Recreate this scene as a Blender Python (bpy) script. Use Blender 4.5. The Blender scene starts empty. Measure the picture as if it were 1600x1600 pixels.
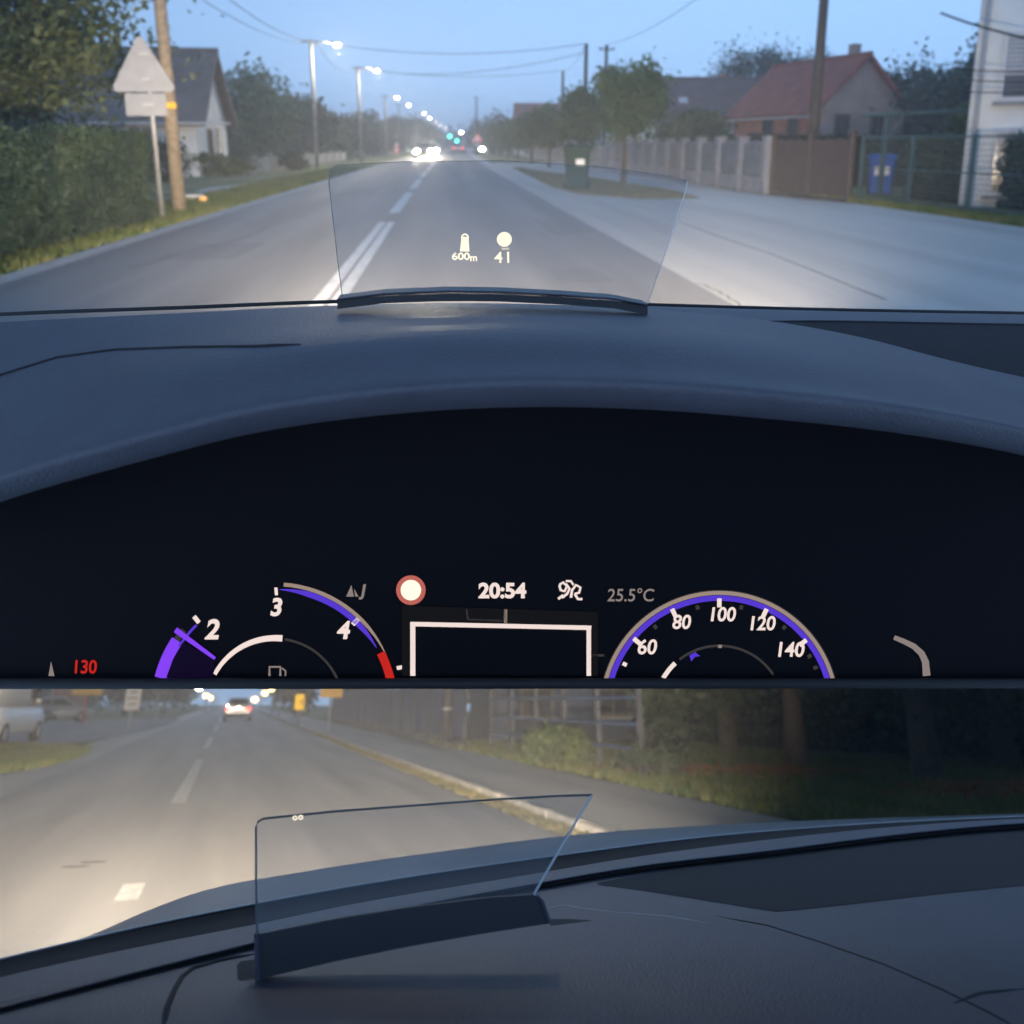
import bpy, math, random
import numpy as np
from mathutils import Matrix, Vector

random.seed(7)
rng = np.random.default_rng(7)
R = math.radians
SC = bpy.context.scene
COL = SC.collection

# ------------------------------------------------------------------ camera
FPX = 1350.0            # focal length in pixels of the 1600 px photograph
EYE = 1.25
PX0, PY0 = 800.0, 537.0
def unit(v):
    v = np.array(v, float); return v / np.linalg.norm(v)
class Frame:
    """A level stretch of street: x right, y along the road, z up, the driver's eye at (0,0,EYE)."""
    def __init__(s, vpx, vpy):
        s.z = unit((0, FPX, vpy * 0 + (PY0 - vpy)))
        s.y = unit((vpx - PX0, PY0 - vpy, -FPX))
        s.x = np.cross(s.y, s.z)
        s.A = np.array([s.x, s.y, s.z])            # cam -> local
    def d(s, px, py):
        return s.A @ np.array((px - PX0, PY0 - py, -FPX))
    def ground(s, px, py, z=0.0):
        d = s.d(px, py); t = (z - EYE) / d[2]
        return Vector((d[0] * t, d[1] * t, z))
    def at(s, px, py, Y):
        d = s.d(px, py); t = Y / d[1]
        return Vector((d[0] * t, Y, EYE + d[2] * t))
    def plane(s, px, py, p0, n):
        d = Vector(s.d(px, py)); o = Vector((0, 0, EYE))
        t = (Vector(p0) - o).dot(n) / d.dot(n)
        return o + d * t
F1 = Frame(692, 226)
F2 = Frame(360, 1095)
F1.M = Matrix.Identity(4)
B = F1.A @ F2.A.T                                     # local2 -> world
o2 = np.array((0, 0, EYE)) - EYE * B[:, 2]
F2.M = Matrix([[B[0,0],B[0,1],B[0,2],o2[0]],[B[1,0],B[1,1],B[1,2],o2[1]],[B[2,0],B[2,1],B[2,2],o2[2]],[0,0,0,1]])

cam = bpy.data.cameras.new('camera'); camo = bpy.data.objects.new('camera', cam); COL.objects.link(camo)
A = F1.A
camo.matrix_world = Matrix([[A[0,0],A[0,1],A[0,2],0],[A[1,0],A[1,1],A[1,2],0],[A[2,0],A[2,1],A[2,2],EYE],[0,0,0,1]])
cam.sensor_width = 36; cam.lens = FPX / 1600 * 36
cam.shift_y = (PY0 - 800) / 1600
cam.clip_start = 0.05; cam.clip_end = 3000
cam.dof.use_dof = True; cam.dof.focus_distance = 1.05; cam.dof.aperture_fstop = 5.6
SC.camera = camo

# ------------------------------------------------------------------ sky, sun, exposure
W = bpy.data.worlds.new('World'); SC.world = W; W.use_nodes = True
nt = W.node_tree; nt.nodes.clear()
out = nt.nodes.new('ShaderNodeOutputWorld'); bg = nt.nodes.new('ShaderNodeBackground')
sky = nt.nodes.new('ShaderNodeTexSky'); sky.sky_type = 'NISHITA'; sky.sun_disc = False
SUN_EL, SUN_AZ = R(6.0), R(205)
sky.sun_elevation = SUN_EL; sky.sun_rotation = SUN_AZ
sky.air_density = 1.0; sky.dust_density = 0.0; sky.ozone_density = 2.0
tc = nt.nodes.new('ShaderNodeTexCoord'); sep = nt.nodes.new('ShaderNodeSeparateXYZ'); com = nt.nodes.new('ShaderNodeCombineXYZ')
mx = nt.nodes.new('ShaderNodeMath'); mx.operation = 'MAXIMUM'; mx.inputs[1].default_value = 0.0
ma = nt.nodes.new('ShaderNodeMath'); ma.operation = 'MULTIPLY_ADD'; ma.inputs[1].default_value = 0.3; ma.inputs[2].default_value = 0.3   # blue hour: no warm band left at the horizon
nt.links.new(tc.outputs['Generated'], sep.inputs[0])
nt.links.new(sep.outputs[0], com.inputs[0]); nt.links.new(sep.outputs[1], com.inputs[1])
nt.links.new(sep.outputs[2], mx.inputs[0]); nt.links.new(mx.outputs[0], ma.inputs[0]); nt.links.new(ma.outputs[0], com.inputs[2])
nt.links.new(com.outputs[0], sky.inputs[0]); wb = nt.nodes.new('ShaderNodeMix'); wb.data_type = 'RGBA'; wb.blend_type = 'MULTIPLY'; wb.inputs[0].default_value = 1; wb.inputs[7].default_value = (.92, .87, .98, 1)   # the camera's white balance
nt.links.new(sky.outputs[0], wb.inputs[6]); nt.links.new(wb.outputs[2], bg.inputs[0]); nt.links.new(bg.outputs[0], out.inputs[0])
bg.inputs[1].default_value = 0.14
sl = bpy.data.lights.new('sun', 'SUN'); sl.energy = 0.12; sl.angle = R(40); sl.color = (1, .85, .7)
so = bpy.data.objects.new('sun', sl); COL.objects.link(so)
sd = Vector((math.sin(SUN_AZ) * math.cos(SUN_EL), math.cos(SUN_AZ) * math.cos(SUN_EL), math.sin(SUN_EL)))
so.rotation_euler = sd.to_track_quat('Z', 'Y').to_euler()
SC.view_settings.view_transform = 'Standard'; SC.view_settings.look = 'None'; SC.view_settings.gamma = 1
SC.view_settings.use_curve_mapping = False
SC.view_settings.exposure = 1.5
SC.render.engine = 'CYCLES'
SC.cycles.transparent_max_bounces = 8; SC.cycles.max_bounces = 5; SC.cycles.diffuse_bounces = 3; SC.cycles.glossy_bounces = 3; SC.cycles.volume_bounces = 0; SC.cycles.use_adaptive_sampling = True; SC.cycles.adaptive_threshold = .05

# ------------------------------------------------------------------ materials
def mat(name, c, rough=.8, var=.25, scale=4, bump=0.0, bscale=40, metal=0, c2=None, spec=.5, coat=0):
    m = bpy.data.materials.new(name); m.use_nodes = True; n = m.node_tree; b = n.nodes['Principled BSDF']
    b.inputs['Roughness'].default_value = rough; b.inputs['Metallic'].default_value = metal
    b.inputs['Specular IOR Level'].default_value = spec; b.inputs['Coat Weight'].default_value = coat
    t = n.nodes.new('ShaderNodeTexCoord')
    nz = n.nodes.new('ShaderNodeTexNoise'); nz.inputs['Scale'].default_value = scale; nz.inputs['Detail'].default_value = 6
    n.links.new(t.outputs['Object'], nz.inputs['Vector'])
    cr = n.nodes.new('ShaderNodeValToRGB')
    a = [max(0, x * (1 - var)) for x in c]; d = [min(1, x * (1 + var)) for x in (c2 or c)]
    cr.color_ramp.elements[0].color = (*a, 1); cr.color_ramp.elements[1].color = (*d, 1)
    cr.color_ramp.elements[0].position = .3; cr.color_ramp.elements[1].position = .7
    n.links.new(nz.outputs[0], cr.inputs[0]); n.links.new(cr.outputs[0], b.inputs['Base Color'])
    if bump:
        n2 = n.nodes.new('ShaderNodeTexNoise'); n2.inputs['Scale'].default_value = bscale; n2.inputs['Detail'].default_value = 4
        n.links.new(t.outputs['Object'], n2.inputs['Vector'])
        bp = n.nodes.new('ShaderNodeBump'); bp.inputs['Strength'].default_value = bump; bp.inputs['Distance'].default_value = .02
        n.links.new(n2.outputs[0], bp.inputs['Height']); n.links.new(bp.outputs[0], b.inputs['Normal'])
    return m
def emi(name, c, s):
    m = bpy.data.materials.new(name); m.use_nodes = True; n = m.node_tree; b = n.nodes['Principled BSDF']
    b.inputs['Base Color'].default_value = (.003, .003, .003, 1); b.inputs['Roughness'].default_value = .8; b.inputs['Specular IOR Level'].default_value = .08
    b.inputs['Emission Color'].default_value = (*c, 1); b.inputs['Emission Strength'].default_value = s
    return m
def leafmat(name, c1, c2):
    m = bpy.data.materials.new(name); m.use_nodes = True; n = m.node_tree; b = n.nodes['Principled BSDF']
    b.inputs['Roughness'].default_value = .6; b.inputs['Specular IOR Level'].default_value = .3
    t = n.nodes.new('ShaderNodeTexCoord'); nz = n.nodes.new('ShaderNodeTexNoise'); nz.inputs['Scale'].default_value = 1.3; nz.inputs['Detail'].default_value = 5
    n.links.new(t.outputs['Object'], nz.inputs['Vector'])
    cr = n.nodes.new('ShaderNodeValToRGB'); cr.color_ramp.elements[0].position = .35; cr.color_ramp.elements[1].position = .65
    cr.color_ramp.elements[0].color = (*c1, 1); cr.color_ramp.elements[1].color = (*c2, 1)
    n.links.new(nz.outputs[0], cr.inputs[0]); n.links.new(cr.outputs[0], b.inputs['Base Color'])
    tr = n.nodes.new('ShaderNodeBsdfTranslucent'); n.links.new(cr.outputs[0], tr.inputs[0])
    mxs = n.nodes.new('ShaderNodeMixShader'); mxs.inputs[0].default_value = .25
    n.links.new(b.outputs[0], mxs.inputs[1]); n.links.new(tr.outputs[0], mxs.inputs[2])
    n.links.new(mxs.outputs[0], n.nodes['Material Output'].inputs[0])
    return m
def glassmat(name, tint, refl=.06, rough=.02):
    m = bpy.data.materials.new(name); m.use_nodes = True; n = m.node_tree; n.nodes.remove(n.nodes['Principled BSDF'])
    tr = n.nodes.new('ShaderNodeBsdfTransparent'); tr.inputs[0].default_value = (*tint, 1)
    g = n.nodes.new('ShaderNodeBsdfGlossy'); g.inputs['Roughness'].default_value = rough
    mxs = n.nodes.new('ShaderNodeMixShader'); mxs.inputs[0].default_value = refl
    n.links.new(tr.outputs[0], mxs.inputs[1]); n.links.new(g.outputs[0], mxs.inputs[2])
    n.links.new(mxs.outputs[0], n.nodes['Material Output'].inputs[0])
    return m
def asphalt(name, c, c2, patch=.25):
    """Worn road: fine grain, long wear tracks along y, blotches."""
    m = bpy.data.materials.new(name); m.use_nodes = True; n = m.node_tree; b = n.nodes['Principled BSDF']
    t = n.nodes.new('ShaderNodeTexCoord')
    mp = n.nodes.new('ShaderNodeMapping'); mp.inputs['Scale'].default_value = (1.4, .09, 1)
    n.links.new(t.outputs['Object'], mp.inputs[0])
    a = n.nodes.new('ShaderNodeTexNoise'); a.inputs['Scale'].default_value = 1; a.inputs['Detail'].default_value = 5
    n.links.new(mp.outputs[0], a.inputs['Vector'])
    g = n.nodes.new('ShaderNodeTexNoise'); g.inputs['Scale'].default_value = 60; g.inputs['Detail'].default_value = 3
    n.links.new(t.outputs['Object'], g.inputs['Vector'])
    ad = n.nodes.new('ShaderNodeMath'); ad.operation = 'MULTIPLY_ADD'; ad.inputs[1].default_value = patch; 
    n.links.new(g.outputs[0], ad.inputs[0]); n.links.new(a.outputs[0], ad.inputs[2])
    cr = n.nodes.new('ShaderNodeValToRGB'); cr.color_ramp.elements[0].position = .4; cr.color_ramp.elements[1].position = .85
    cr.color_ramp.elements[0].color = (*c, 1); cr.color_ramp.elements[1].color = (*c2, 1)
    n.links.new(ad.outputs[0], cr.inputs[0]); n.links.new(cr.outputs[0], b.inputs['Base Color'])
    b.inputs['Roughness'].default_value = .65
    bp = n.nodes.new('ShaderNodeBump'); bp.inputs['Strength'].default_value = .25; bp.inputs['Distance'].default_value = .01
    n.links.new(g.outputs[0], bp.inputs['Height']); n.links.new(bp.outputs[0], b.inputs['Normal'])
    return m
def rooftile(name, c):
    m = mat(name, c, .85, .25, 1.2)
    n = m.node_tree; b = n.nodes['Principled BSDF']; t = n.nodes.new('ShaderNodeTexCoord')
    w = n.nodes.new('ShaderNodeTexWave'); w.bands_direction = 'Z'; w.inputs['Scale'].default_value = 2.2; w.inputs['Distortion'].default_value = .5
    w2 = n.nodes.new('ShaderNodeTexWave'); w2.bands_direction = 'Y'; w2.inputs['Scale'].default_value = 1.6
    ad = n.nodes.new('ShaderNodeMath'); n.links.new(w.outputs['Fac'], ad.inputs[0]); n.links.new(w2.outputs['Fac'], ad.inputs[1])
    n.links.new(t.outputs['Object'], w.inputs[0]); n.links.new(t.outputs['Object'], w2.inputs[0])
    bp = n.nodes.new('ShaderNodeBump'); bp.inputs['Distance'].default_value = .05; bp.inputs['Strength'].default_value = .7
    n.links.new(ad.outputs[0], bp.inputs['Height']); n.links.new(bp.outputs[0], b.inputs['Normal'])
    return m
M = dict(
    road=asphalt('road_asphalt', (.125, .122, .12), (.24, .23, .222)),
    road2=asphalt('road_asphalt_worn', (.21, .205, .2), (.38, .365, .35)),
    shoulder=asphalt('shoulder_gravel', (.32, .30, .27), (.47, .445, .40), .4),
    walk=asphalt('pavement_asphalt', (.31, .305, .305), (.43, .42, .41), .3),
    apron=asphalt('side_road_asphalt', (.11, .11, .115), (.16, .16, .16), .3),
    patch=asphalt('patched_asphalt', (.105, .104, .104), (.19, .185, .18)),
    crackfill=mat('crack_fill', (.06, .06, .06), .9),
    mark=mat('road_paint', (.62, .62, .60), .7, .25, 9),
    kerb=mat('kerb_concrete', (.38, .37, .35), .9, .2, 6, .3),
    soil=mat('verge_earth', (.07, .09, .03), .95, .4, 1.5, .4, 20, c2=(.16, .15, .06)),
    grass=mat('verge_turf', (.045, .08, .02), .95, .4, 1.2, .4, 30, c2=(.13, .14, .05)),
    drygrass=mat('dry_turf', (.12, .12, .05), .95, .35, 1.5, .4, 30, c2=(.2, .17, .09)),
    blade=leafmat('grass_blade', (.08, .14, .03), (.22, .22, .07)),
    blade_dry=leafmat('grass_blade_dry', (.11, .11, .04), (.22, .19, .08)),
    hedge=leafmat('hedge_leaf', (.014, .034, .024), (.042, .07, .042)),
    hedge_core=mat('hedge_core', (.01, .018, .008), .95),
    leafA=leafmat('broadleaf', (.05, .075, .03), (.12, .145, .06)),
    leafB=leafmat('street_tree_leaf', (.035, .08, .045), (.085, .14, .07)),
    leafC=leafmat('dark_leaf', (.028, .045, .03), (.07, .095, .055)),
    leafD=leafmat('shrub_leaf', (.035, .07, .02), (.11, .14, .045)),
    bark=mat('bark', (.075, .06, .045), .95, .3, 12, .6, 30),
    wood=mat('weathered_pole', (.22, .18, .13), .9, .3, 10, .4, 60),
    darkwood=mat('dark_pole', (.06, .055, .05), .9, .3, 10, .3),
    concrete=mat('grey_concrete', (.26, .26, .255), .9, .2, 5, .3),
    galv=mat('galvanised_steel', (.34, .35, .36), .55, .15, 8, metal=.5),
    signback=mat('sign_back', (.24, .25, .27), .6, .1, 5),
    white=mat('white_render', (.62, .62, .60), .9, .12, 1.5, .2),
    bluegrey=mat('blue_grey_boards', (.028, .05, .11), .8, .2, 2, .2),
    greyren=mat('grey_render', (.26, .205, .185), .9, .18, 1.2, .2),
    brick=mat('orange_brick', (.36, .14, .085), .9, .25, 3, .4, 30),
    roofred=rooftile('red_roof_tile', (.23, .075, .05)),
    roofbrown=rooftile('brown_roof_tile', (.11, .07, .065)),
    roofgrey=rooftile('grey_roof_tile', (.13, .115, .105)),
    pane=mat('window_glass', (.03, .035, .045), .1, .1, 1),
    frame=mat('window_frame', (.5, .5, .5), .6, .1, 3),
    darkframe=mat('dark_window_frame', (.08, .06, .05), .6, .1, 3),
    shutter=mat('roller_shutter', (.36, .36, .37), .7, .1, 3),
    darkpost=mat('dark_steel_post', (.04, .045, .06), .7, .2, 4),
    fencepanel=mat('grey_fence_panel', (.10, .12, .15), .8, .25, 3, .2),
    fencepost=mat('concrete_fence_post', (.17, .185, .22), .9, .2, 4, .3),
    browngate=mat('brown_gate', (.05, .036, .034), .6, .2, 4),
    greenpaint=mat('green_paint', (.035, .075, .085), .5, .2, 4),
    bluepaint=mat('blue_paint', (.05, .08, .17), .5, .2, 4),
    tarp=mat('green_screen_cloth', (.05, .10, .10), .8, .3, 3, .3, 6),
    bingreen=mat('bin_dark_green', (.014, .042, .038), .9, .2, 4, spec=.15),
    binblue=mat('bin_blue', (.02, .09, .38), .85, .15, 4, spec=.15),
    rubber=mat('rubber', (.015, .015, .015), .8, .2, 9),
    sticker=mat('white_sticker', (.7, .7, .7), .7, .1, 8),
    red=mat('red_paint', (.5, .03, .02), .5, .1, 4),
    yellow=mat('yellow_sign', (.75, .42, .02), .5, .05, 4),
    signwhite=mat('white_sign', (.7, .7, .7), .5, .05, 4),
    black=mat('black_paint', (.01, .01, .01), .6, .1, 4),
    wire=mat('wire_black', (.02, .02, .022), .7),
    silver=mat('silver_paint', (.42, .43, .45), .3, .05, 3, metal=.4, coat=.6),
    whitecar=mat('white_paint', (.62, .63, .64), .35, .04, 3, coat=.6),
    darkcar=mat('dark_grey_paint', (.05, .055, .065), .3, .05, 3, coat=.6),
    carglass=mat('car_glass', (.012, .014, .018), .08, .05, 3),
    bonnet=mat('bonnet_paint', (.045, .047, .052), .36, .05, 2),
    dash=mat('dash_plastic', (.053, .056, .076), .48, .10, 14, .3, 420),
    dashdark=mat('dash_dark_plastic', (.014, .014, .017), .7, .1, 30, .15, 700),
    dashseam=mat('dash_seam', (.014, .015, .019), .9),
    tray=mat('tray_dark', (.016, .016, .02), .95, .2, 60, .3, 500),  # dark tone painted in for the tray recess
    cowl=mat('cowl_black', (.004, .004, .006), .85, .1, 20, spec=.1),
    screen=mat('display_black', (.0035, .003, .0055), .6, .05, 5, spec=.08),
    flap=mat('hud_flap_black', (.012, .012, .016), .5, .1, 20),
    gasket=mat('windscreen_gasket', (.012, .012, .014), .85, .1, 20, spec=.15),
    hudglass=glassmat('hud_glass', (.87, .88, .89), .04),
    glassedge_shaded=mat('glass_edge_shaded', (.07, .10, .11), .3),  # light and shade on the pane edges put into two colours
    glassedge_lit=mat('glass_edge_lit', (.55, .58, .6), .3),
    e_white=emi('display_white', (1, .82, .76), 0.3200),
    e_dim=emi('display_dim', (1, .82, .76), 0.0900),
    e_grey=emi('display_grey', (.9, .8, .78), 0.0162),
    e_band=emi('display_band', (.8, .7, .75), 0.0025),
    e_beige=emi('display_beige', (1, .75, .62), 0.1170),
    e_purple=emi('display_purple', (.26, .06, 1), 0.3240),
    e_violet=emi('display_violet', (.14, .06, .95), 0.2340),
    e_wedge=emi('display_wedge', (.16, .03, .6), 0.0090),
    e_red=emi('display_red', (1, .03, .02), 0.1980),
    e_pink=emi('display_ring_red', (1, .25, .2), 0.1800),
    e_hud=emi('hud_light', (1, .92, .72), 0.4050),
    lampw=emi('lamp_white', (1, .93, .78), 14),
    lampo=emi('lamp_warm', (1, .62, .25), 3),
    headl=emi('headlight', (1, .88, .62), 700),
    taill=emi('taillight', (1, .04, .03), 2.2),
    greenl=emi('green_signal', (.05, 1, .75), 4),
    reflector=emi('amber_reflector_glow', (1, .5, .15), .5),  # the reflector's returned light is given as its own glow
    board_glow=emi('amber_glow', (1, .55, .02), .35),  # yellow board given its own glow, no lamp in it
    litsign=emi('lit_red_sign', (1, .35, .3), .4),  # red sign faces given their own glow
)

# ------------------------------------------------------------------ mesh helpers
class MB:
    def __init__(s): s.v = []; s.f = []
    def add(s, vs, fs):
        k = len(s.v); s.v += [tuple(v) for v in vs]; s.f += [tuple(i + k for i in f) for f in fs]; return s
    def box(s, c, d, rz=0, bev=0):
        x, y, z = [q / 2 for q in d]; cz, sz = math.cos(rz), math.sin(rz)
        if bev <= 0:
            P = [(-x,-y,-z),(x,-y,-z),(x,y,-z),(-x,y,-z),(-x,-y,z),(x,-y,z),(x,y,z),(-x,y,z)]
            Fs = [(3,2,1,0),(4,5,6,7),(0,1,5,4),(1,2,6,5),(2,3,7,6),(3,0,4,7)]
        else:
            b = bev; P = []
            for zz, ins in ((-z, b), (-z + b, 0), (z - b, 0), (z, b)):
                X, Y = x - ins, y - ins
                P += [(-X+b*(ins==0),-Y,zz),(X-b*(ins==0),-Y,zz),(X,-Y+b*(ins==0),zz),(X,Y-b*(ins==0),zz),(X-b*(ins==0),Y,zz),(-X+b*(ins==0),Y,zz),(-X,Y-b*(ins==0),zz),(-X,-Y+b*(ins==0),zz)]
            Fs = [tuple(range(7, -1, -1)), tuple(range(24, 32))]
            for k in range(3):
                for i in range(8): j = (i + 1) % 8; Fs.append((k*8+i, k*8+j, k*8+8+j, k*8+8+i))
        P = [(c[0] + p[0]*cz - p[1]*sz, c[1] + p[0]*sz + p[1]*cz, c[2] + p[2]) for p in P]
        return s.add(P, Fs)
    def tube(s, pts, r, n=8, cap=True):
        pts = [Vector(p) for p in pts]; rs = r if isinstance(r, (list, tuple)) else [r] * len(pts)
        k = len(s.v); N = len(pts)
        for i, p in enumerate(pts):
            t = (pts[min(i+1, N-1)] - pts[max(i-1, 0)]).normalized()
            a = t.cross(Vector((0,0,1)) if abs(t.z) < .9 else Vector((1,0,0))).normalized(); b = t.cross(a)
            for j in range(n):
                q = p + (a * math.cos(2*math.pi*j/n) + b * math.sin(2*math.pi*j/n)) * rs[i]; s.v.append(tuple(q))
        for i in range(N-1):
            for j in range(n):
                l = (j+1) % n; s.f.append((k+i*n+j, k+i*n+l, k+(i+1)*n+l, k+(i+1)*n+j))
        if cap: s.f.append(tuple(k+j for j in range(n-1, -1, -1))); s.f.append(tuple(k+(N-1)*n+j for j in range(n)))
        return s
    def grid(s, rows, closed=False):
        k = len(s.v); n = len(rows[0])
        for r in rows: s.v += [tuple(p) for p in r]
        for i in range(len(rows)-1):
            for j in range(n if closed else n-1):
                l = (j+1) % n; s.f.append((k+i*n+j, k+i*n+l, k+(i+1)*n+l, k+(i+1)*n+j))
        return s
    def poly(s, pts): return s.add(pts, [tuple(range(len(pts)))])
    def slab(s, pts, n, t):
        """Polygon with thickness t along n."""
        n = Vector(n); m = len(pts); a = [Vector(p) for p in pts]; b = [p + n * t for p in a]
        fs = [tuple(range(m-1, -1, -1)), tuple(range(m, 2*m))] + [(i, (i+1) % m, m+(i+1) % m, m+i) for i in range(m)]
        return s.add(a + b, fs)
    def ell(s, c, r, nu=12, nv=8):
        rows = []
        for i in range(nv+1):
            ph = -math.pi/2 + math.pi*i/nv
            rows.append([(c[0]+r[0]*math.cos(ph)*math.cos(2*math.pi*j/nu), c[1]+r[1]*math.cos(ph)*math.sin(2*math.pi*j/nu), c[2]+r[2]*math.sin(ph)) for j in range(nu)])
        return s.grid(rows, True)
    def mesh(s, name):
        me = bpy.data.meshes.new(name); me.from_pydata(s.v, [], s.f); me.update(); return me
    def build(s, name, m, parent=None, smooth=False, kind=None, label=None):
        return link(name, s.mesh(name), m, parent, smooth, kind, label)
def link(name, me, m, parent=None, smooth=False, kind=None, label=None):
    if not me.materials: me.materials.append(M[m] if isinstance(m, str) else m)
    if smooth: me.polygons.foreach_set('use_smooth', [True] * len(me.polygons))
    o = bpy.data.objects.new(name, me); COL.objects.link(o)
    if parent: o.parent = parent
    if kind: o['kind'] = kind
    if label: o['label'] = label
    return o
def tag(o, label, cat, group=None):
    o['label'] = label; o['category'] = cat
    if group: o['group'] = group
    return o
def thing(name, label, cat, F, loc=(0,0,0), rz=0, group=None):
    o = bpy.data.objects.new(name, None); COL.objects.link(o); o.empty_display_size = .2
    o.matrix_world = F.M @ Matrix.Translation(Vector(loc)) @ Matrix.Rotation(rz, 4, 'Z')
    return tag(o, label, cat, group)
def solo(mb, name, m, label, cat, F, loc=(0,0,0), rz=0, group=None, smooth=False, kind=None):
    o = mb.build(name, m, None, smooth, kind)
    o.matrix_world = F.M @ Matrix.Translation(Vector(loc)) @ Matrix.Rotation(rz, 4, 'Z')
    return tag(o, label, cat, group)
def struct(mb, name, m, F, parent=None, smooth=False):
    o = mb.build(name, m, parent, smooth)
    if parent is None: o.matrix_world = F.M; o['kind'] = 'structure'
    return o
def copy_tree(o, parent=None):
    c = o.copy(); COL.objects.link(c); c.parent = parent
    for ch in list(o.children): copy_tree(ch, c)
    return c
def quads(centers, size, rnd, flat=None, aspect=1.5):
    """Leaf faces: one pointed quad each, random attitude."""
    n = len(centers); a = rnd.normal(size=(n,3)); a /= np.linalg.norm(a, axis=1)[:,None]
    b = rnd.normal(size=(n,3)); b -= (a*b).sum(1)[:,None]*a; b /= np.linalg.norm(b, axis=1)[:,None]
    s = (size * rnd.uniform(.6, 1.3, n))[:,None]
    V = np.empty((n,4,3)); V[:,0] = centers - a*s*aspect*.5; V[:,1] = centers + b*s*.4; V[:,2] = centers + a*s*aspect*.5; V[:,3] = centers - b*s*.4
    return V.reshape(-1,3)
def npmesh(name, V, k):
    n = len(V)//k; me = bpy.data.meshes.new(name)
    me.vertices.add(len(V)); me.vertices.foreach_set('co', V.astype(np.float32).ravel())
    me.loops.add(len(V)); me.loops.foreach_set('vertex_index', np.arange(len(V), dtype=np.int32))
    me.polygons.add(n); me.polygons.foreach_set('loop_start', np.arange(0, len(V), k, dtype=np.int32))
    me.polygons.foreach_set('loop_total', np.full(n, k, dtype=np.int32)); me.update(calc_edges=True); return me

def crown_pts(rnd, n, rad, nclump, base=(0,0,0), cone=False):
    cl = rnd.normal(size=(nclump,3)); cl /= np.linalg.norm(cl, axis=1)[:,None]
    cl *= (rnd.uniform(.35, 1, nclump)**.5)[:,None] * .85
    if cone:
        w = np.clip(1.05 - (cl[:,2]+1)/2, .12, 1); cl[:,0] *= w; cl[:,1] *= w
    idx = rnd.integers(0, nclump, n); sp = rnd.uniform(.14, .26, nclump)[idx]
    p = cl[idx] + rnd.normal(size=(n,3)) * sp[:,None]
    return p * np.array(rad) + np.array(base)
def tree(name, label, F, loc, h, rad, n=5000, leaf=.22, m='leafA', tr=.12, seed=1, nclump=26, group=None, cone=False, cz=None, cat='tree'):
    rnd = np.random.default_rng(seed)
    t = thing(name, label, cat, F, loc, 0, group)
    cz = cz if cz is not None else h - rad[2]
    tk = MB(); top = (rnd.normal()*.1, rnd.normal()*.1, cz)
    tk.tube([(0,0,-.1), (.02,.01,cz*.3), (rnd.normal()*.06, rnd.normal()*.06, cz*.65), top, (top[0]*1.5, top[1]*1.5, cz+rad[2]*.6)], [tr*1.35, tr, tr*.85, tr*.6, tr*.15], 9)
    for k in range(7):
        a = k*2.4 + rnd.uniform(0,1); zz = cz + rad[2]*rnd.uniform(-.75, .1); e = (rad[0]*.75*math.cos(a), rad[1]*.75*math.sin(a), zz + rad[2]*rnd.uniform(.3,.7))
        tk.tube([(top[0]*zz/cz, top[1]*zz/cz, zz-.1), (e[0]*.5, e[1]*.5, zz+(e[2]-zz)*.4), e], [tr*.5, tr*.32, tr*.08], 6)
    tk.build('trunk', 'bark', t, True)
    link('crown', npmesh('crown', quads(crown_pts(rnd, n, rad, nclump, (0,0,cz), cone), leaf, rnd), 4), m, t)
    return t
def bush(name, label, F, loc, rad, n=2500, leaf=.1, m='leafD', seed=3, group=None, cat='shrub'):
    rnd = np.random.default_rng(seed); t = thing(name, label, cat, F, loc, 0, group)
    st = MB()
    for k in range(5):
        a = k*1.3; st.tube([(0.05*math.cos(a),.05*math.sin(a),-.05), (rad[0]*.3*math.cos(a), rad[1]*.3*math.sin(a), rad[2]*.7), (rad[0]*.6*math.cos(a), rad[1]*.6*math.sin(a), rad[2]*1.4)], [.03,.02,.006], 5)
    st.build('stem', 'bark', t)
    p = crown_pts(rnd, n, rad, 18, (0,0,rad[2]*.95)); p[:,2] = np.abs(p[:,2])
    link('foliage', npmesh('foliage', quads(p, leaf, rnd), 4), m, t)
    return t
def hedge(name, label, F, path, w, h, n, leaf, m='hedge', seed=5):
    """Clipped hedge along a polyline of ground points."""
    rnd = np.random.default_rng(seed); P = [Vector(p) for p in path]; c = P[0]
    t = thing(name, label, 'hedge', F, c)
    core = MB()
    rows = []
    for i, p in enumerate(P):
        d = (P[min(i+1,len(P)-1)] - P[max(i-1,0)]).normalized(); s = Vector((d.y,-d.x,0)); q = p - c
        ww = w*.5 - leaf*.6; hh = h - leaf*.6
        rows.append([q - s*ww, q - s*ww + Vector((0,0,hh)), q + s*ww + Vector((0,0,hh)), q + s*ww])
    core.grid(rows); core.poly(rows[0]); core.poly(rows[-1])
    core.build('dark_core', 'hedge_core', t)  # dark inner box paints the shade between the leaves
    pts = []
    L = [(P[i+1]-P[i]).length for i in range(len(P)-1)]; tot = sum(L)
    for i, l in enumerate(L):
        k = int(n*l/tot); d = (P[i+1]-P[i]).normalized(); s = np.array((d.y,-d.x,0)); u = rnd.uniform(-.02,1.02,k)[:,None]
        a = np.array(P[i]-c) + u*np.array(P[i+1]-P[i])
        g = rnd.uniform(0, 2*h+w, k); side = np.where(g < h, -w/2, np.where(g > h+w, w/2, g-h-w/2)); zz = np.where(g < h, g, np.where(g > h+w, 2*h+w-g, h))
        bumpy = .05*np.sin(a[:,1]*2.1+zz*3) + .04*np.sin(a[:,1]*5.3+1)
        q = a + s[None]*(side*(1+bumpy))[:,None]; q[:,2] += zz*(1+.6*bumpy); pts.append(q + rnd.normal(size=(k,3))*leaf*.45)
    link('foliage', npmesh('foliage', quads(np.concatenate(pts), leaf, rnd), 4), m, t)
    return t
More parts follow.
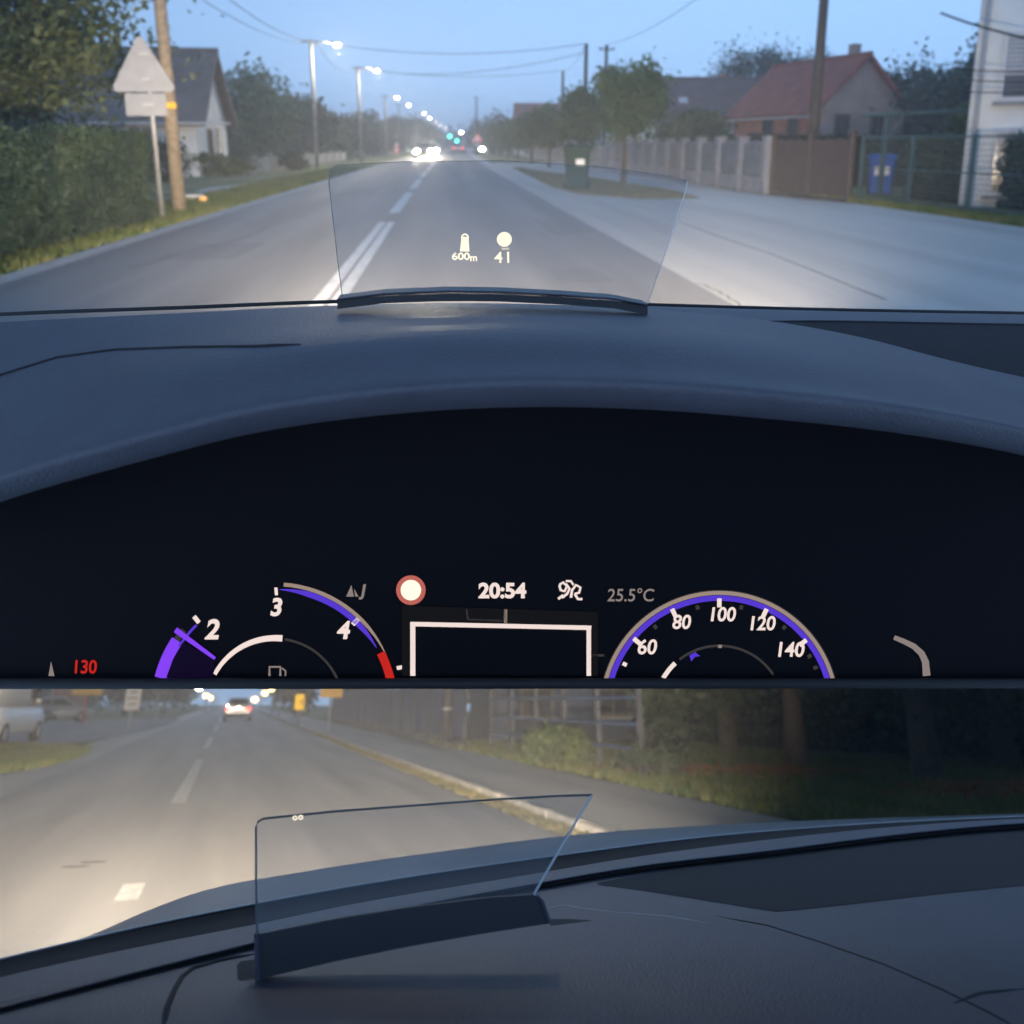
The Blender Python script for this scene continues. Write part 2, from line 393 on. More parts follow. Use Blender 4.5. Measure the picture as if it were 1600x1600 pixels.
def grassblades(name, label, F, poly, n, h, m='blade', seed=9):
    """Grass inside a ground polygon."""
    rnd = np.random.default_rng(seed); P = np.array([(p[0],p[1]) for p in poly]); lo, hi = P.min(0), P.max(0); got = []
    tot = 0
    while tot < n:
        q = rnd.uniform(lo, hi, (n,2)); ins = np.zeros(n, bool); j = len(P)-1
        for i in range(len(P)):
            c = ((P[i,1] > q[:,1]) != (P[j,1] > q[:,1])) & (q[:,0] < (P[j,0]-P[i,0])*(q[:,1]-P[i,1])/(P[j,1]-P[i,1]+1e-9)+P[i,0]); ins ^= c; j = i
        got.append(q[ins]); tot += ins.sum()
    q = np.concatenate(got)[:n]; a = rnd.uniform(0, 2*np.pi, n); hh = h*rnd.uniform(.4,1.2,n); w = .012 + .01*rnd.random(n)
    V = np.zeros((n,3,3)); V[:,0,0] = q[:,0]-np.cos(a)*w; V[:,0,1] = q[:,1]-np.sin(a)*w; V[:,1,0] = q[:,0]+np.cos(a)*w; V[:,1,1] = q[:,1]+np.sin(a)*w
    V[:,2,0] = q[:,0]+rnd.normal(size=n)*hh*.4; V[:,2,1] = q[:,1]+rnd.normal(size=n)*hh*.4; V[:,2,2] = hh
    o = link(name, npmesh(name, V.reshape(-1,3), 3), m, None, kind='stuff'); o.matrix_world = F.M
    o['label'] = label; o['category'] = 'grass'; return o
def text_mesh(s, bold=.012, shear=0.0):
    c = bpy.data.curves.new('glyphs', 'FONT'); c.body = s; c.align_x = 'CENTER'; c.align_y = 'CENTER'; c.size = 1; c.offset = bold; c.shear = shear
    o = bpy.data.objects.new('glyphs', c); COL.objects.link(o); bpy.context.view_layer.update()
    me = bpy.data.meshes.new_from_object(o.evaluated_get(bpy.context.evaluated_depsgraph_get())); bpy.data.objects.remove(o); bpy.data.curves.remove(c)
    return me
def spot(name, parent, loc, tgt, e, color, size, blend=.6, rad=.06, wide=1.0):
    l = bpy.data.lights.new(name, 'SPOT'); l.energy = e; l.color = color; l.spot_size = size; l.spot_blend = blend; l.shadow_soft_size = rad
    o = bpy.data.objects.new(name, l); COL.objects.link(o); o.parent = parent; o.location = loc
    o.rotation_euler = (Vector(loc) - Vector(tgt)).to_track_quat('Z', 'Y').to_euler(); o.scale = (wide, 1, 1); return o

# ------------------------------------------------------------------ street of the upper view: ground
cv = lambda y: 8.6e-5 * y * y                                        # the road bends gently to the right
YS = [3.6, 5, 7, 9, 12, 15, 18, 22, 26, 31, 37, 44, 52, 62, 75, 90, 110, 135, 165, 200, 240, 300, 380]
def strip(x0, x1, z, ys=YS, fx0=0, fx1=0):
    f = lambda x, y: (x(y) if callable(x) else x) + cv(y)
    return MB().grid([[(f(x0,y), y, z), (f(x1,y), y, z)] for y in ys])
struct(MB().grid([[(x, y, -.004) for x in (-34, -20, -8, -4, 0, 4, 12, 26, 48)] for y in YS]), 'ground', 'grass', F1)
XL, XC, XR = -4.05, -.95, 2.28
road = struct(strip(XL, XR, .008), 'road', 'road', F1)
struct(strip(XL-.28, XL-.004, .006), 'kerb_strip', 'kerb', F1)
sh = struct(strip(XR+.004, lambda y: 8.9 if y < 22 else 8.0, .004, [y for y in YS if y < 70]), 'shoulder', 'shoulder', F1)
struct(strip(XR+.004, 3.1, .004, [y for y in YS if y > 61]), 'gravel_edge', 'shoulder', F1)
# centre line: a close pair of thin lines first, then single marks
def mark(x0, x1, y0, y1, parent, z=.012):
    n = 4; rows = []
    for i in range(n+1):
        y = y0 + (y1-y0)*i/n; rows.append([(x0+cv(y), y, z), (x1+cv(y), y, z)])
    MB().grid(rows).build('lane_mark', 'mark', parent)
mark(XC-.13, XC-.02, 6.4, 14.4, road); mark(XC+.015, XC+.125, 6.4, 14.4, road)
for y0, y1 in ((16.4,23.4),(25.4,32.4),(34.4,41.4),(43.4,50.4),(52.4,59.4),(61.4,68.4),(70,77),(79,86),(88,95)): mark(XC-.1, XC+.1, y0, y1, road)
for px, py, w, l in ((330,392,.9,1.6),(880,352,.7,2.4),(560,300,1.0,4.0),(905,430,.5,.9)):
    q = F1.ground(px, py, .010); MB().poly([q+Vector((x*w*(1+.08*math.sin(px+k)), y*l*(1+.06*math.cos(py+k)), 0)) for k, (x, y) in enumerate(((-.5,-.5),(0,-.53),(.5,-.48),(.52,0),(.5,.5),(0,.49),(-.5,.52),(-.49,0)))]).build('asphalt_patch', 'patch', road)
for k, pts in enumerate((((1180,500),(1150,470),(1120,452),(1085,440)),((200,420),(290,395),(380,372),(430,350)))):
    P = [F1.ground(x, y, .0105) for x, y in pts]; fine = []
    for i in range(len(P)-1):
        for j in range(5): fine.append(P[i].lerp(P[i+1], j/5) + Vector((random.uniform(-.03,.03), 0, 0)))
    MB().grid([[p - Vector((.008,0,0)), p + Vector((.008,0,0))] for p in fine]).build('crack', 'crackfill', road)
# long dark joint across the shoulder
jp = [F1.ground(x, y, .008) for x, y in ((1062,346),(1130,372),(1200,395),(1270,422),(1330,447),(1385,468))]
MB().grid([[p + Vector((-.02-.008*math.sin(i*3),0,0)), p + Vector((.015,0,0))] for i, p in enumerate(jp)]).build('joint', 'apron', sh)
# grass island by the bin and its blades
isl = [F1.ground(x, y, .010) for x, y in ((862,292),(905,303),(1000,311),(1092,310),(1060,299),(985,287),(930,278),(860,270),(815,262),(800,262))]
struct(MB().poly(isl), 'grass_island', 'drygrass', F1)
grassblades('grass', 'dry grass patch around the green bin and street trees', F1, isl, 9000, .07, 'blade_dry', 11)
vg = [(XL-.28+cv(y), y) for y in YS if y < 62]; vg = vg + [(x-(.75 if y < 16 else 1.9), y) for x, y in reversed(vg)]
grassblades('grass', 'green grass verge between road edge and clipped hedge', F1, vg, 26000, .09, 'blade', 12)
gs = [(8.95+cv(y), y) for y in (9,12,15,18,21)]; gs = gs + [(x+1.0, y) for x, y in reversed(gs)]
grassblades('grass', 'grass strip along the foot of the right hand mesh fence', F1, gs, 12000, .12, 'blade', 13)
# pale driveway crossing the left verge
struct(MB().poly([F1.ground(x, y, .008) for x, y in ((300,300),(345,302),(430,291),(500,283),(488,279),(400,286),(330,293))]), 'driveway', 'kerb', F1)

# ------------------------------------------------------------------ left side of the street
hp = [(-5.35,5.2,0),(-5.35,7.5,0),(-5.35,10,0),(-5.35,12.5,0),(-5.35,15.2,0)]
hedge('clipped_hedge', 'tall dark clipped hedge along the left verge beside the signpost', F1, hp, .9, 1.42, 60000, .05, 'hedge', 5)
tree('tall_tree', 'big spreading tree above the dark hedge at upper left', F1, (-9.3, 17.5, 0), 6.3, (3.6,3.6,2.7), 42000, .105, 'leafA', .2, 21, 40)
# traffic sign seen from behind
sg = thing('road_sign', 'back of triangular road sign over rectangular plate on grey post', 'sign', F1, (-4.83, 15.4, 0))
MB().tube([(0,0,-.1),(-.02,0,2.0),(-.03,0,2.9)], .038, 10).build('post', 'galv', sg, True)
def rtri(cx, cz, s, n=5):
    P = []
    for k in range(3):
        a = math.pi/2 + k*2*math.pi/3; cxk, czk = cx + (s-.07)*math.cos(a), cz + (s-.07)*math.sin(a)
        for j in range(n): b = a - math.pi/3 + 2*math.pi/3*j/(n-1); P.append((cxk+.07*math.cos(b), czk+.07*math.sin(b)))
    return P
MB().slab([(x,-.05,z) for x, z in rtri(-.1, 2.42, .56)], (0,1,0), .012).build('triangle_plate', 'signback', sg)
MB().slab([(x,-.05,z) for x, z in ((-.42,1.72),(.24,1.72),(.24,2.08),(-.42,2.08))], (0,1,0), .012).build('lower_plate', 'signback', sg)
for z in (1.9, 2.3, 2.7): MB().box((-.05,-.06,z), (.16,.03,.05)).build('bracket', 'galv', sg)
pl = thing('utility_pole', 'weathered wooden utility pole behind the road sign beside hedge', 'pole', F1, (-5.0, 17.0, 0), 0)
MB().tube([(0,0,-.2),(-.03,0,2.6),(-.06,0,6.2)], [.13,.115,.095], 12).build('shaft', 'wood', pl, True)
MB().tube([(-.62,0,5.0),(.05,0,5.02)], .03, 6).build('crossarm', 'galv', pl)
for x in (-.55,-.3): MB().tube([(x,0,5.0),(x,0,5.12)], [.05,.03], 8).build('insulator', 'concrete', pl, True)
MB().box((0,-.13,1.95), (.26,.06,.1)).build('clamp', 'yellow', pl)

def window(parent, F_, c, w, h, nx, frame='frame', sill=True):
    """Window on a wall; nx = outward normal in the house's own axes (unit, axis aligned)."""
    n = Vector(nx); u = Vector((-n.y, n.x, 0)); c = Vector(c)
    def bar(du, dz, su, sz, dep, off): 
        p = c + u*du + Vector((0,0,dz)) + n*off
        d = (abs(u.x)*su + abs(n.x)*dep, abs(u.y)*su + abs(n.y)*dep, sz); return p, d
    f = MB()
    for du, dz, su, sz in ((0,h/2,w+.12,.07),(0,-h/2,w+.12,.07),(-w/2,0,.07,h-.07),(w/2,0,.07,h-.07),(0,0,.05,h-.07)):
        p, d = bar(du, dz, su, sz, .09, .02); f.box(p, d)
    wn = f.build('window', frame, parent)
    p, d = bar(0,0,w,h,.02,.004); MB().box(p, d).build('pane', 'pane', wn)
    if sill: p, d = bar(0,-h/2-.06,w+.25,.05,.16,.06); MB().box(p, d).build('sill', 'concrete', wn)
    return wn
def house(name, label, F, loc, rz, w, d, wh, rh, wall, roof, over=.4, gable='y', group=None, sidewall=None):
    """w along x, d along y, ridge along `gable` axis; origin at plan centre."""
    t = thing(name, label, 'house', F, loc, rz, group)
    X, Y = w/2, d/2
    b = MB()
    if gable == 'y':
        P = [(-X,-Y,-.1),(X,-Y,-.1),(X,-Y,wh),(0,-Y,wh+rh),(-X,-Y,wh)]
        b.slab(P, (0,1,0), .25); MB().slab([(x,-y,z) for x,y,z in P][::-1], (0,-1,0), .25).build('wall', wall, t)
        for s in (-1,1): MB().box((s*(X-.125),0,wh/2-.05), (.25,d-.51,wh+.1)).build('side_wall', sidewall or wall, t)
        rf = MB()
        for s in (-1,1):
            k = over/X; e = Vector((s*(X+over),0,wh-rh*k)); r = Vector((0,0,wh+rh)); nn = Vector((s*rh,0,X)).normalized()
            pts = [Vector((e.x,-Y-over,e.z)), Vector((e.x,Y+over,e.z)), Vector((r.x,Y+over,r.z)), Vector((r.x,-Y-over,r.z))]
            rf.slab(pts, nn, .16)
        rf.tube([(0,-Y-over-.02,wh+rh+.16),(0,Y+over+.02,wh+rh+.16)], .13, 8)
    else:
        P = [(-X,-Y,-.1),(-X,Y,-.1),(-X,Y,wh),(-X,0,wh+rh),(-X,-Y,wh)]
        b.poly(P[::-1]); b.poly([(-x,y,z) for x,y,z in P])
        b.poly([(-X,-Y,-.1),(X,-Y,-.1),(X,-Y,wh),(-X,-Y,wh)]); b.poly([(X,Y,-.1),(-X,Y,-.1),(-X,Y,wh),(X,Y,wh)])
        rf = MB()
        for s in (-1,1):
            k = over/Y; e = Vector((0,s*(Y+over),wh-rh*k)); nn = Vector((0,s*rh,Y)).normalized()
            rf.slab([Vector((-X-over,e.y,e.z)),Vector((X+over,e.y,e.z)),Vector((X+over,0,wh+rh)),Vector((-X-over,0,wh+rh))], nn, .16)
        rf.tube([(-X-over-.02,0,wh+rh+.16),(X+over+.02,0,wh+rh+.16)], .13, 8)
    b.build('wall', wall, t)
    t_roof = rf.build('roof', roof, t)
    return t, t_roof
# white house behind the sign: ridge along x, gable end towards the far lane
h1, h1r = house('white_house', 'white house with steep grey roof behind the road sign', F1, (-13.6, 39.5, 0), R(4), 7.2, 7.0, 2.3, 2.7, 'white', 'roofgrey', .45, 'x')
window(h1, F1, (3.6, -.8, 1.35), .9, 1.1, (1,0,0), 'darkframe'); window(h1, F1, (1.5,-3.5,1.4), 1.0, 1.1, (0,-1,0)); window(h1, F1, (-1.2,-3.5,1.4), 1.0, 1.1, (0,-1,0))
MB().box((3.63,1.2,1.0), (.06,.95,2.0)).build('door', 'darkframe', h1)
MB().box((-1.5,.6,5.0), (.5,.5,1.2)).build('chimney', 'brick', h1r)
MB().box((1.0,-4.0,2.06), (8.0,.12,.1)).build('gutter', 'galv', h1)
bush('garden_shrub', 'rounded shrub in front of the white house wall', F1, (-9.8, 31, 0), (1.3,1.3,.75), 2600, .13, 'leafC', 31)
bush('garden_shrub', 'low shrub between white house and round tree on left lawn', F1, (-9.4, 37, 0), (1.5,1.2,.5), 2200, .13, 'leafA', 32)
bush('garden_shrub', 'small dark shrub at foot of nearest left lamp post', F1, (-7.6, 45, 0), (1.0,1.0,.45), 1500, .12, 'leafC', 33)
tree('round_tree', 'round green tree between white house and first left lamp post', F1, (-12.6, 58, 0), 6.0, (3.2,3.0,2.7), 11000, .26, 'leafB', .2, 41, 30, cz=3.0)
for i, (x, y, h, r, m, lb) in enumerate(((-11.5,72,5.2,(3.0,3,2.4),'leafC','dark bushy tree right behind the first left lamp post'),
        (-12.2,84,5.6,(3.4,3,2.5),'leafA','broad tree seen between the first and second left lamp posts'),
        (-10.4,92,4.4,(2.6,3,2.0),'leafC','low dark tree just behind the second left lamp post'),
        (-10.5,112,5.6,(3.2,3.5,2.5),'leafA','tree seen right of the second left lamp post'),
        (-9.4,128,4.9,(2.8,3,2.3),'leafD','yellowish tree behind the third left lamp post'),
        (-9.0,155,6.2,(3.2,4,2.9),'leafC','taller dark tree on left near the road end'))):
    tree('roadside_tree', lb, F1, (x, y, 0), h, r, 5500, .34, m, .16, 50+i, 24, 'trees on the left of the road', cz=r[2]*1.02)
for i, y in enumerate((175, 205, 240)):
    tree('roadside_tree', ['distant tree nearest of three at the left road end','distant tree second of three at the left road end','farthest tree at the left end of the road'][i], F1, (-7.5+cv(y)*.75, y, 0), 6.5, (3.5,4,3), 2500, .5, 'leafC', .16, 60+i, 20, 'trees on the left of the road', cz=3.2)
# low garden wall along the left lawn, behind the shrubs
lw = thing('garden_wall', 'long low grey garden wall along the left lawn', 'wall', F1, (-8.6, 40, 0))
for i in range(9):
    y = i*4.0; MB().box((cv(40+y)-.02*i, y+2, .32), (.16, 3.7, .64)).build('wall_panel', 'concrete', lw)
    MB().box((cv(40+y)-.02*i, y, .38), (.24, .24, .8)).build('pillar', 'concrete', lw)
# small litter by the sign: a white slab and an amber reflector
solo(MB().box((0,0,.06),(.55,.2,.12),.2,.03), 'white_stone', 'white', 'flat white stone lying on grass right of the pole', 'stone', F1, F1.ground(300,312), .1)
solo(MB().box((0,0,.07),(.16,.1,.12),0,.03), 'ground_reflector', 'reflector', 'small glowing amber reflector in grass beside white stone', 'reflector', F1, F1.ground(318,316))

# ------------------------------------------------------------------ street lamps on the left
def street_lamp(loc, H, arm, label, e=0, lens='lampw', rr=.2):
    t = thing('street_lamp', label, 'street lamp', F1, loc, 0, 'street lamps along the left verge')
    MB().tube([(0,0,-.2),(0,0,H*.55),(-.02,0,H)], [.12,.1,.085], 10).build('pole', 'concrete', t, True)
    MB().tube([(0,0,H-.3),(arm*.5,0,H-.12),(arm,0,H-.18)], .035, 8).build('arm', 'galv', t, True)
    MB().ell((arm+.2,0,H-.2), (.36,.16,.1), 12, 6).build('lamp_head', 'galv', t, True)
    MB().ell((arm+.22,0,H-.27), (rr,rr*.9,rr*.75), 12, 8).build('lens', lens, t, True)  # lens oversized so its shape carries the bloom
    MB().tube([(-.5,0,H-.12),(.25,0,H-.12)], .04, 6).build('crossarm', 'darkwood', t)
    if e:
        l = bpy.data.lights.new('lamp_light', 'POINT'); l.energy = e; l.color = (1,.84,.6); l.shadow_soft_size = .25
        o = bpy.data.objects.new('lamp_light', l); COL.objects.link(o); o.parent = t; o.location = (arm+.22,0,H-.6)
    return t
LP = [((-6.75,48), 6.6, 'nearest left street lamp, lit, right of the round tree', 450, .15), ((-5.85,64), 6.6, 'second lit left street lamp, beyond the nearest', 450, .17),
      ((-6.3,100), 6.6, 'third lit street lamp along the left trees', 110, .2), ((-5.7,118), 6.6, 'fourth lit street lamp along the left trees', 0, .2)]
for (x, y), H, lb, e, rr in LP: street_lamp((x, y, 0), H, 1.1, lb, e, 'lampw', rr)
for i, y in enumerate((150, 176, 205, 240, 285)):
    street_lamp((-5.9+cv(y)*.8, y, 0), 6.6, 1.1, ['fifth','sixth','seventh','eighth','farthest visible'][i] + ' street lamp, a small glowing dot down the left side', 0, 'lampw' if i < 2 else 'lampo', .2+.01*i)

# ------------------------------------------------------------------ right side of the street
def wheelie_bin(name, label, loc, rz, w, h, m, group=None):
    t = thing(name, label, 'bin', F1, loc, rz, group); d = w*1.1
    rows = []
    for z, k in ((.06,.74),(.1,.8),(h*.5,.9),(h*.86,1),(h*.88,1.05),(h*.9,1.05)):
        x, y = w*.5*k, d*.5*k; c = .04
        rows.append([(-x+c,-y,z),(x-c,-y,z),(x,-y+c,z),(x,y-c,z),(x-c,y,z),(-x+c,y,z),(-x,y-c,z),(-x,-y+c,z)])
    b = MB().grid(rows, True); b.poly(rows[0][::-1]); b.poly(rows[-1]); b.build('body', m, t)
    l = []
    for k, z in ((1.1,h*.905),(1.12,h*.935),(1.0,h*.975),(.6,h)):
        x, y = w*.5*k, d*.5*k; c = .05*k; l.append([(-x+c,-y,z),(x-c,-y,z),(x,-y+c,z),(x,y-c,z),(x-c,y,z),(-x+c,y,z),(-x,y-c,z),(-x,-y+c,z)])
    lb = MB().grid(l, True); lb.poly(l[0][::-1]); lb.poly(l[-1]); lid = lb.build('lid', m, t)
    MB().tube([(-w*.4,d*.58,h*.93),(w*.4,d*.58,h*.93)], .02, 6).build('handle', m, t)
    for s in (-1,1):
        wh = MB().tube([(s*w*.38,d*.42,.1),(s*w*.5,d*.42,.1)], .1, 14).build('wheel', 'rubber', t)
    return t
gb = wheelie_bin('wheelie_bin', 'dark green wheelie bin with white label standing at road edge', F1.ground(901,297), R(-8), .74, 1.26, 'bingreen')
MB().box((.08,-.402,.78), (.24,.012,.17)).build('label_sticker', 'sticker', gb)
bb = wheelie_bin('wheelie_bin', 'blue wheelie bin with white sticker behind the mesh fence', (10.9, 21.2, 0), R(-25), .6, 1.02, 'binblue')
MB().box((0,-.34,.62), (.34,.012,.2)).build('label_sticker', 'sticker', bb)

def fence_run(name, label, F, a, b, n, h, plinth, mp, mpost, arch=0.0, pw=.2, cat='fence', slats=0):
    a, b = Vector(a), Vector(b); t = thing(name, label, cat, F, a, math.atan2((b-a).y, (b-a).x)); L = (b-a).length; s = L/n
    for i in range(n+1):
        p = MB().box((i*s,0,h*.5+.03), (pw,pw,h+.16), 0, .015).build('post', mpost, t)
        MB().box((i*s,0,h+.14), (pw+.07,pw+.07,.07), 0, .02).build('post_cap', mpost, p)
    for i in range(n):
        x0, x1 = i*s+pw/2+.01, (i+1)*s-pw/2-.01
        if plinth: MB().box(((x0+x1)/2,0,plinth/2), (x1-x0,.14,plinth)).build('plinth', mpost, t)
        if slats:
            sp = (x1-x0)/slats
            for k in range(slats): MB().box((x0+sp*(k+.5),0,plinth+(h-plinth)*.5+.02+.02*math.sin(k*1.7)), (sp*.82,.025,h-plinth-.06)).build('slat', mp, t)
            for z in (plinth+.18, h-.2): MB().box(((x0+x1)/2,.032,z), (x1-x0,.03,.05)).build('rail', mp, t)
        else:
            P = [(x0,-.03,plinth+.03),(x1,-.03,plinth+.03)] + [(x1+(x0-x1)*k/8,-.03,h-arch+arch*math.sin(math.pi*k/8)) for k in range(9)]
            pn = MB().slab(P, (0,1,0), .06).build('panel', mp, t)
            if arch:
                rows = []
                for k in range(9):
                    x = x1+(x0-x1)*k/8; z = h-arch+arch*math.sin(math.pi*k/8); rows.append((x,0,z+.025))
                MB().tube(rows, .035, 6).build('coping', mpost, pn)
    return t
fence_run('panel_fence', 'long grey concrete fence with arched panels on the right', F1, (8.05, 43, 0), (8.35, 22.2, 0), 11, 1.3, .42, 'fencepanel', 'fencepost', .07, .26)
fence_run('panel_fence', 'distant dark fence behind the row of street trees', F1, (8.6, 92, 0), (8.1, 44.5, 0), 16, 1.15, .3, 'fencepanel', 'fencepost', 0, .2)
fence_run('slatted_gate', 'dark brown slatted gate at the end of the grey panel fence', F1, (8.42, 22.0, 0), (9.0, 18.9, 0), 2, 1.38, .06, 'browngate', 'browngate', 0, .1, 'gate', 12)
# mesh fence with green posts, hedge behind
mf = thing('mesh_fence', 'wire mesh fence with green posts at the right edge', 'fence', F1, (9.15, 18.7, 0), math.atan2(-11.0, .9))
for i in range(7): MB().box((i*1.8,0,.72), (.06,.06,1.44)).build('post', 'greenpaint', mf)
for z in (.12,.75,1.4): MB().tube([(0,0,z),(10.8,0,z)], .018, 6).build('rail', 'greenpaint', mf)
wm = MB()
for k in range(108): wm.tube([(k*.1,.03,.05),(k*.1,.03,1.42)], .004, 4, False)
for k in range(14): wm.tube([(0,.034,.06+k*.1),(10.8,.034,.06+k*.1)], .004, 4, False)
wm.build('mesh', 'greenpaint', mf, kind='stuff')
hedge('garden_hedge', 'rough dark green hedge behind the mesh fence', F1, [(11.6,20.2,0),(11.9,16,0),(11.4,12,0),(11.4,8,0)], 1.2, 1.38, 20000, .075, 'leafC', 8)
hedge('garden_hedge', 'hedge behind brown gate in front of the red roofed house', F1, [(9.6,27,0),(13.5,26.5,0),(17.5,26,0)], 1.3, 1.5, 14000, .085, 'hedge', 9)
# green cloth screen hung between two posts
sc = thing('screen_cloth', 'blue green privacy cloth sheet hung on the mesh fence', 'cloth', F1, (10.0, 14.2, 0), math.atan2(-3, .28))
rows = [[(u*2.4, .05*math.sin(u*14+v*2), .15+1.35*v-.03*math.sin(u*9)*v) for u in np.linspace(0,1,26)] for v in np.linspace(0,1,8)]
MB().grid(rows).build('sheet', 'tarp', sc, True)
MB().tube([(-.05,0,1.5),(2.45,0,1.52)], .02, 6).build('top_rail', 'greenpaint', sc)
# pergola frame whose beam crosses in front of the far trees
pg = thing('pergola_frame', 'green metal pergola frame with long beam beside white building', 'pergola', F1, (10.6, 20.6, 0), 0)
for x, y in ((0,0),(2.75,-.6)): MB().box((x,y,1.0), (.09,.09,2.0)).build('post', 'greenpaint', pg)
MB().tube([(-.6,.1,1.93),(2.9,-.65,2.07)], .045, 8).build('beam', 'greenpaint', pg)
MB().tube([(0,0,1.3),(.45,-.05,1.95)], .03, 6).build('brace', 'greenpaint', pg)
# houses
h2, h2r = house('brick_house', 'house with red tiled gable roof and orange brick side wall', F1, (20.3, 47.5, 0), R(14), 5.4, 7.5, 3.0, 2.5, 'greyren', 'roofred', .35, 'y', None, 'brick')
for y in (-1.9, .3): window(h2, F1, (-2.7, y, 2.0), .8, 1.3, (-1,0,0), 'darkframe')
for x in (-1.15, 1.05): window(h2, F1, (x, -3.75, 2.1), .85, 1.25, (0,-1,0), 'darkframe')
MB().box((1.35,-1.2,5.6), (.45,.45,1.7)).build('chimney', 'greyren', h2r)
MB().box((-3.08,0,2.62), (.12,8.1,.1)).build('gutter', 'galv', h2)
h3, h3r = house('brown_roof_house', 'house with broad brown tiled roof and pale skylight', F1, (19.0, 66, 0), R(-3), 8.6, 8, 2.9, 3.0, 'white', 'roofbrown', .5, 'x')
sk = MB().slab([(-1.8,-2.6,4.03),(-1.2,-2.6,4.03),(-1.2,-2.1,4.41),(-1.8,-2.1,4.41)], Vector((0,-3,4)).normalized(), .24).build('skylight', 'frame', h3r)  # the skylight's glint is painted as a pale slab
window(h3, F1, (2.9,-4.0,1.8), 1.0, 1.2, (0,-1,0)); window(h3, F1, (.4,-4.0,1.8), 1.0, 1.2, (0,-1,0))
MB().box((2.0,.6,5.9), (.5,.5,1.0)).build('chimney', 'brick', h3r)
h4, h4r = house('far_house', 'small far red roofed house beyond the row of street trees', F1, (12.6, 115, 0), R(0), 6, 9, 3.2, 3.0, 'white', 'roofred', .4, 'x')
window(h4, F1, (-3.0,-1.5,1.6), 1, 1.2, (-1,0,0)); window(h4, F1, (-1,-4.5,1.6), 1, 1.2, (0,-1,0)); MB().box((0,0,6.0),(.5,.5,.9)).build('chimney', 'brick', h4r)
# pale two-storey house at the right edge with a roller shutter window
wb = thing('corner_house', 'tall pale rendered house corner at the far right edge', 'house', F1, F1.at(1508,226,17.4)*1 + Vector((3.0*math.cos(R(33))+3.5*math.sin(R(33)), -3.0*math.sin(R(33))+3.5*math.cos(R(33)), -1.25)), R(-33))
MB().box((0,0,2.9), (6.0,7.0,6.0), 0, .05).build('wall', 'white', wb)
for cx, cz in ((-1.9,2.75),(.4,2.75),(-1.9,.9),(.4,.9)):
    fr = MB()
    for du, dz, su, sz in ((0,.62,1.25,.08),(0,-.62,1.25,.08),(-.58,0,.08,1.16),(.58,0,.08,1.16)): fr.box((cx+du,-3.53,cz+dz), (su,.1,sz))
    wn = fr.build('window', 'frame', wb)
    MB().box((cx,-3.512,cz), (1.08,.03,1.16)).build('pane', 'pane', wn)
    for k in range(9): MB().box((cx,-3.545,cz+.55-k*.085), (1.07,.03,.072)).build('shutter_slat', 'shutter', wn)
    MB().box((cx,-3.6,cz-.7), (1.4,.22,.06)).build('sill', 'concrete', wn)
MB().box((0,-3.56,5.75), (6.4,.4,.16)).build('eave', 'frame', wb)
MB().tube([(-2.86,-3.6,0),(-2.86,-3.6,5.6)], .05, 8).build('downpipe', 'galv', wb)
# round headed street trees
st_lab = ['largest round headed street tree left of brown roofed house','street tree with two joined crowns just left of the largest','third round street tree counted away from the largest','fourth round street tree counted away from the largest','fifth smaller street tree down the right side','sixth small street tree down the right side','seventh small street tree down the right side','farthest small street tree in the right hand row']
for i, (x, y, h, r) in enumerate(((6.1,29.5,3.95,(1.22,1.2,1.25)),(5.95,38,3.55,(1.15,1.2,1.15)),(5.9,49,3.4,(1.25,1.2,1.1)),(6.0,60,3.3,(1.2,1.2,1.1)),(6.1,72,3.3,(1.4,1.3,1.2)),(6.3,85,3.5,(1.6,1.4,1.3)),(6.5,100,3.6,(1.8,1.6,1.4)),(6.8,120,3.9,(2.0,2,1.6)))):
    tree('street_tree', st_lab[i], F1, (x, y, 0), h, r, 7000 if i < 3 else 3500, .13 + .012*i, 'leafB', .075, 80+i, 22, 'round street trees on the right')
# background trees
for i, (x, y, h, r, m, lb) in enumerate(((26.5,75,9.6,(3.8,3.4,3.6),'leafC','tall dark tree peeping over the brown roof ridge'),
        (31.5,74,9.3,(3.8,3.4,3.6),'leafA','leafy tree behind the gap between the two roofs'),
        (25.6,46,6.2,(2.4,2.2,2.9),'leafC','dark bushy tree right of the red roofed house'),
        (29.2,46,7.4,(2.3,2.2,3.5),'leafC','tall dark pointed tree left of the pale corner house'),
        (24.6,41,4.4,(2.6,2,2.0),'leafC','lower dark tree in front of the dark trees by corner house'),
        (15.5,54,3.2,(2.0,1.6,1.5),'leafC','low dark tree in front of the brown roofed house'),
        (13.2,44,2.6,(1.7,1.4,1.2),'leafA','round yellowish shrub tree left of the orange brick wall'),
        (17.8,27.5,2.7,(1.3,1.2,1.1),'leafD','yellow green shrub tree right of the red roofed house'))):
    tree('garden_tree', lb, F1, (x, y, 0), h, r, 15000 if y > 40 else 9000, .2 if y > 40 else .12, m, .16, 100+i, 26, 'garden trees on the right', cone=(i == 3), cz=h-r[2])
for i, (x, y) in enumerate(((9.5,150),(9,190),(9.5,235))):
    tree('roadside_tree', ['dark tree at the right end of the road, nearest of three','dark tree at the right end of the road, middle of three','dark tree at the right end of the road, farthest of three'][i], F1, (x, y, 0), 6+i, (3,3,3), 2500, .5, 'leafC', .16, 120+i, 20, 'trees at the right end of the road', cz=3.1)
rnd = np.random.default_rng(77)
p = np.stack([rnd.uniform(-60,80,9000), rnd.uniform(300,330,9000), np.abs(rnd.normal(0,2.2,9000))], 1); p[:,2] *= 1+.5*np.sin(p[:,0]*.2)
fw = link('far_wood', npmesh('far_wood', quads(p, 1.3, rnd), 4), 'leafC', None, kind='stuff'); fw['label'] = 'far dark line of trees closing the end of the road'; fw['category'] = 'trees'
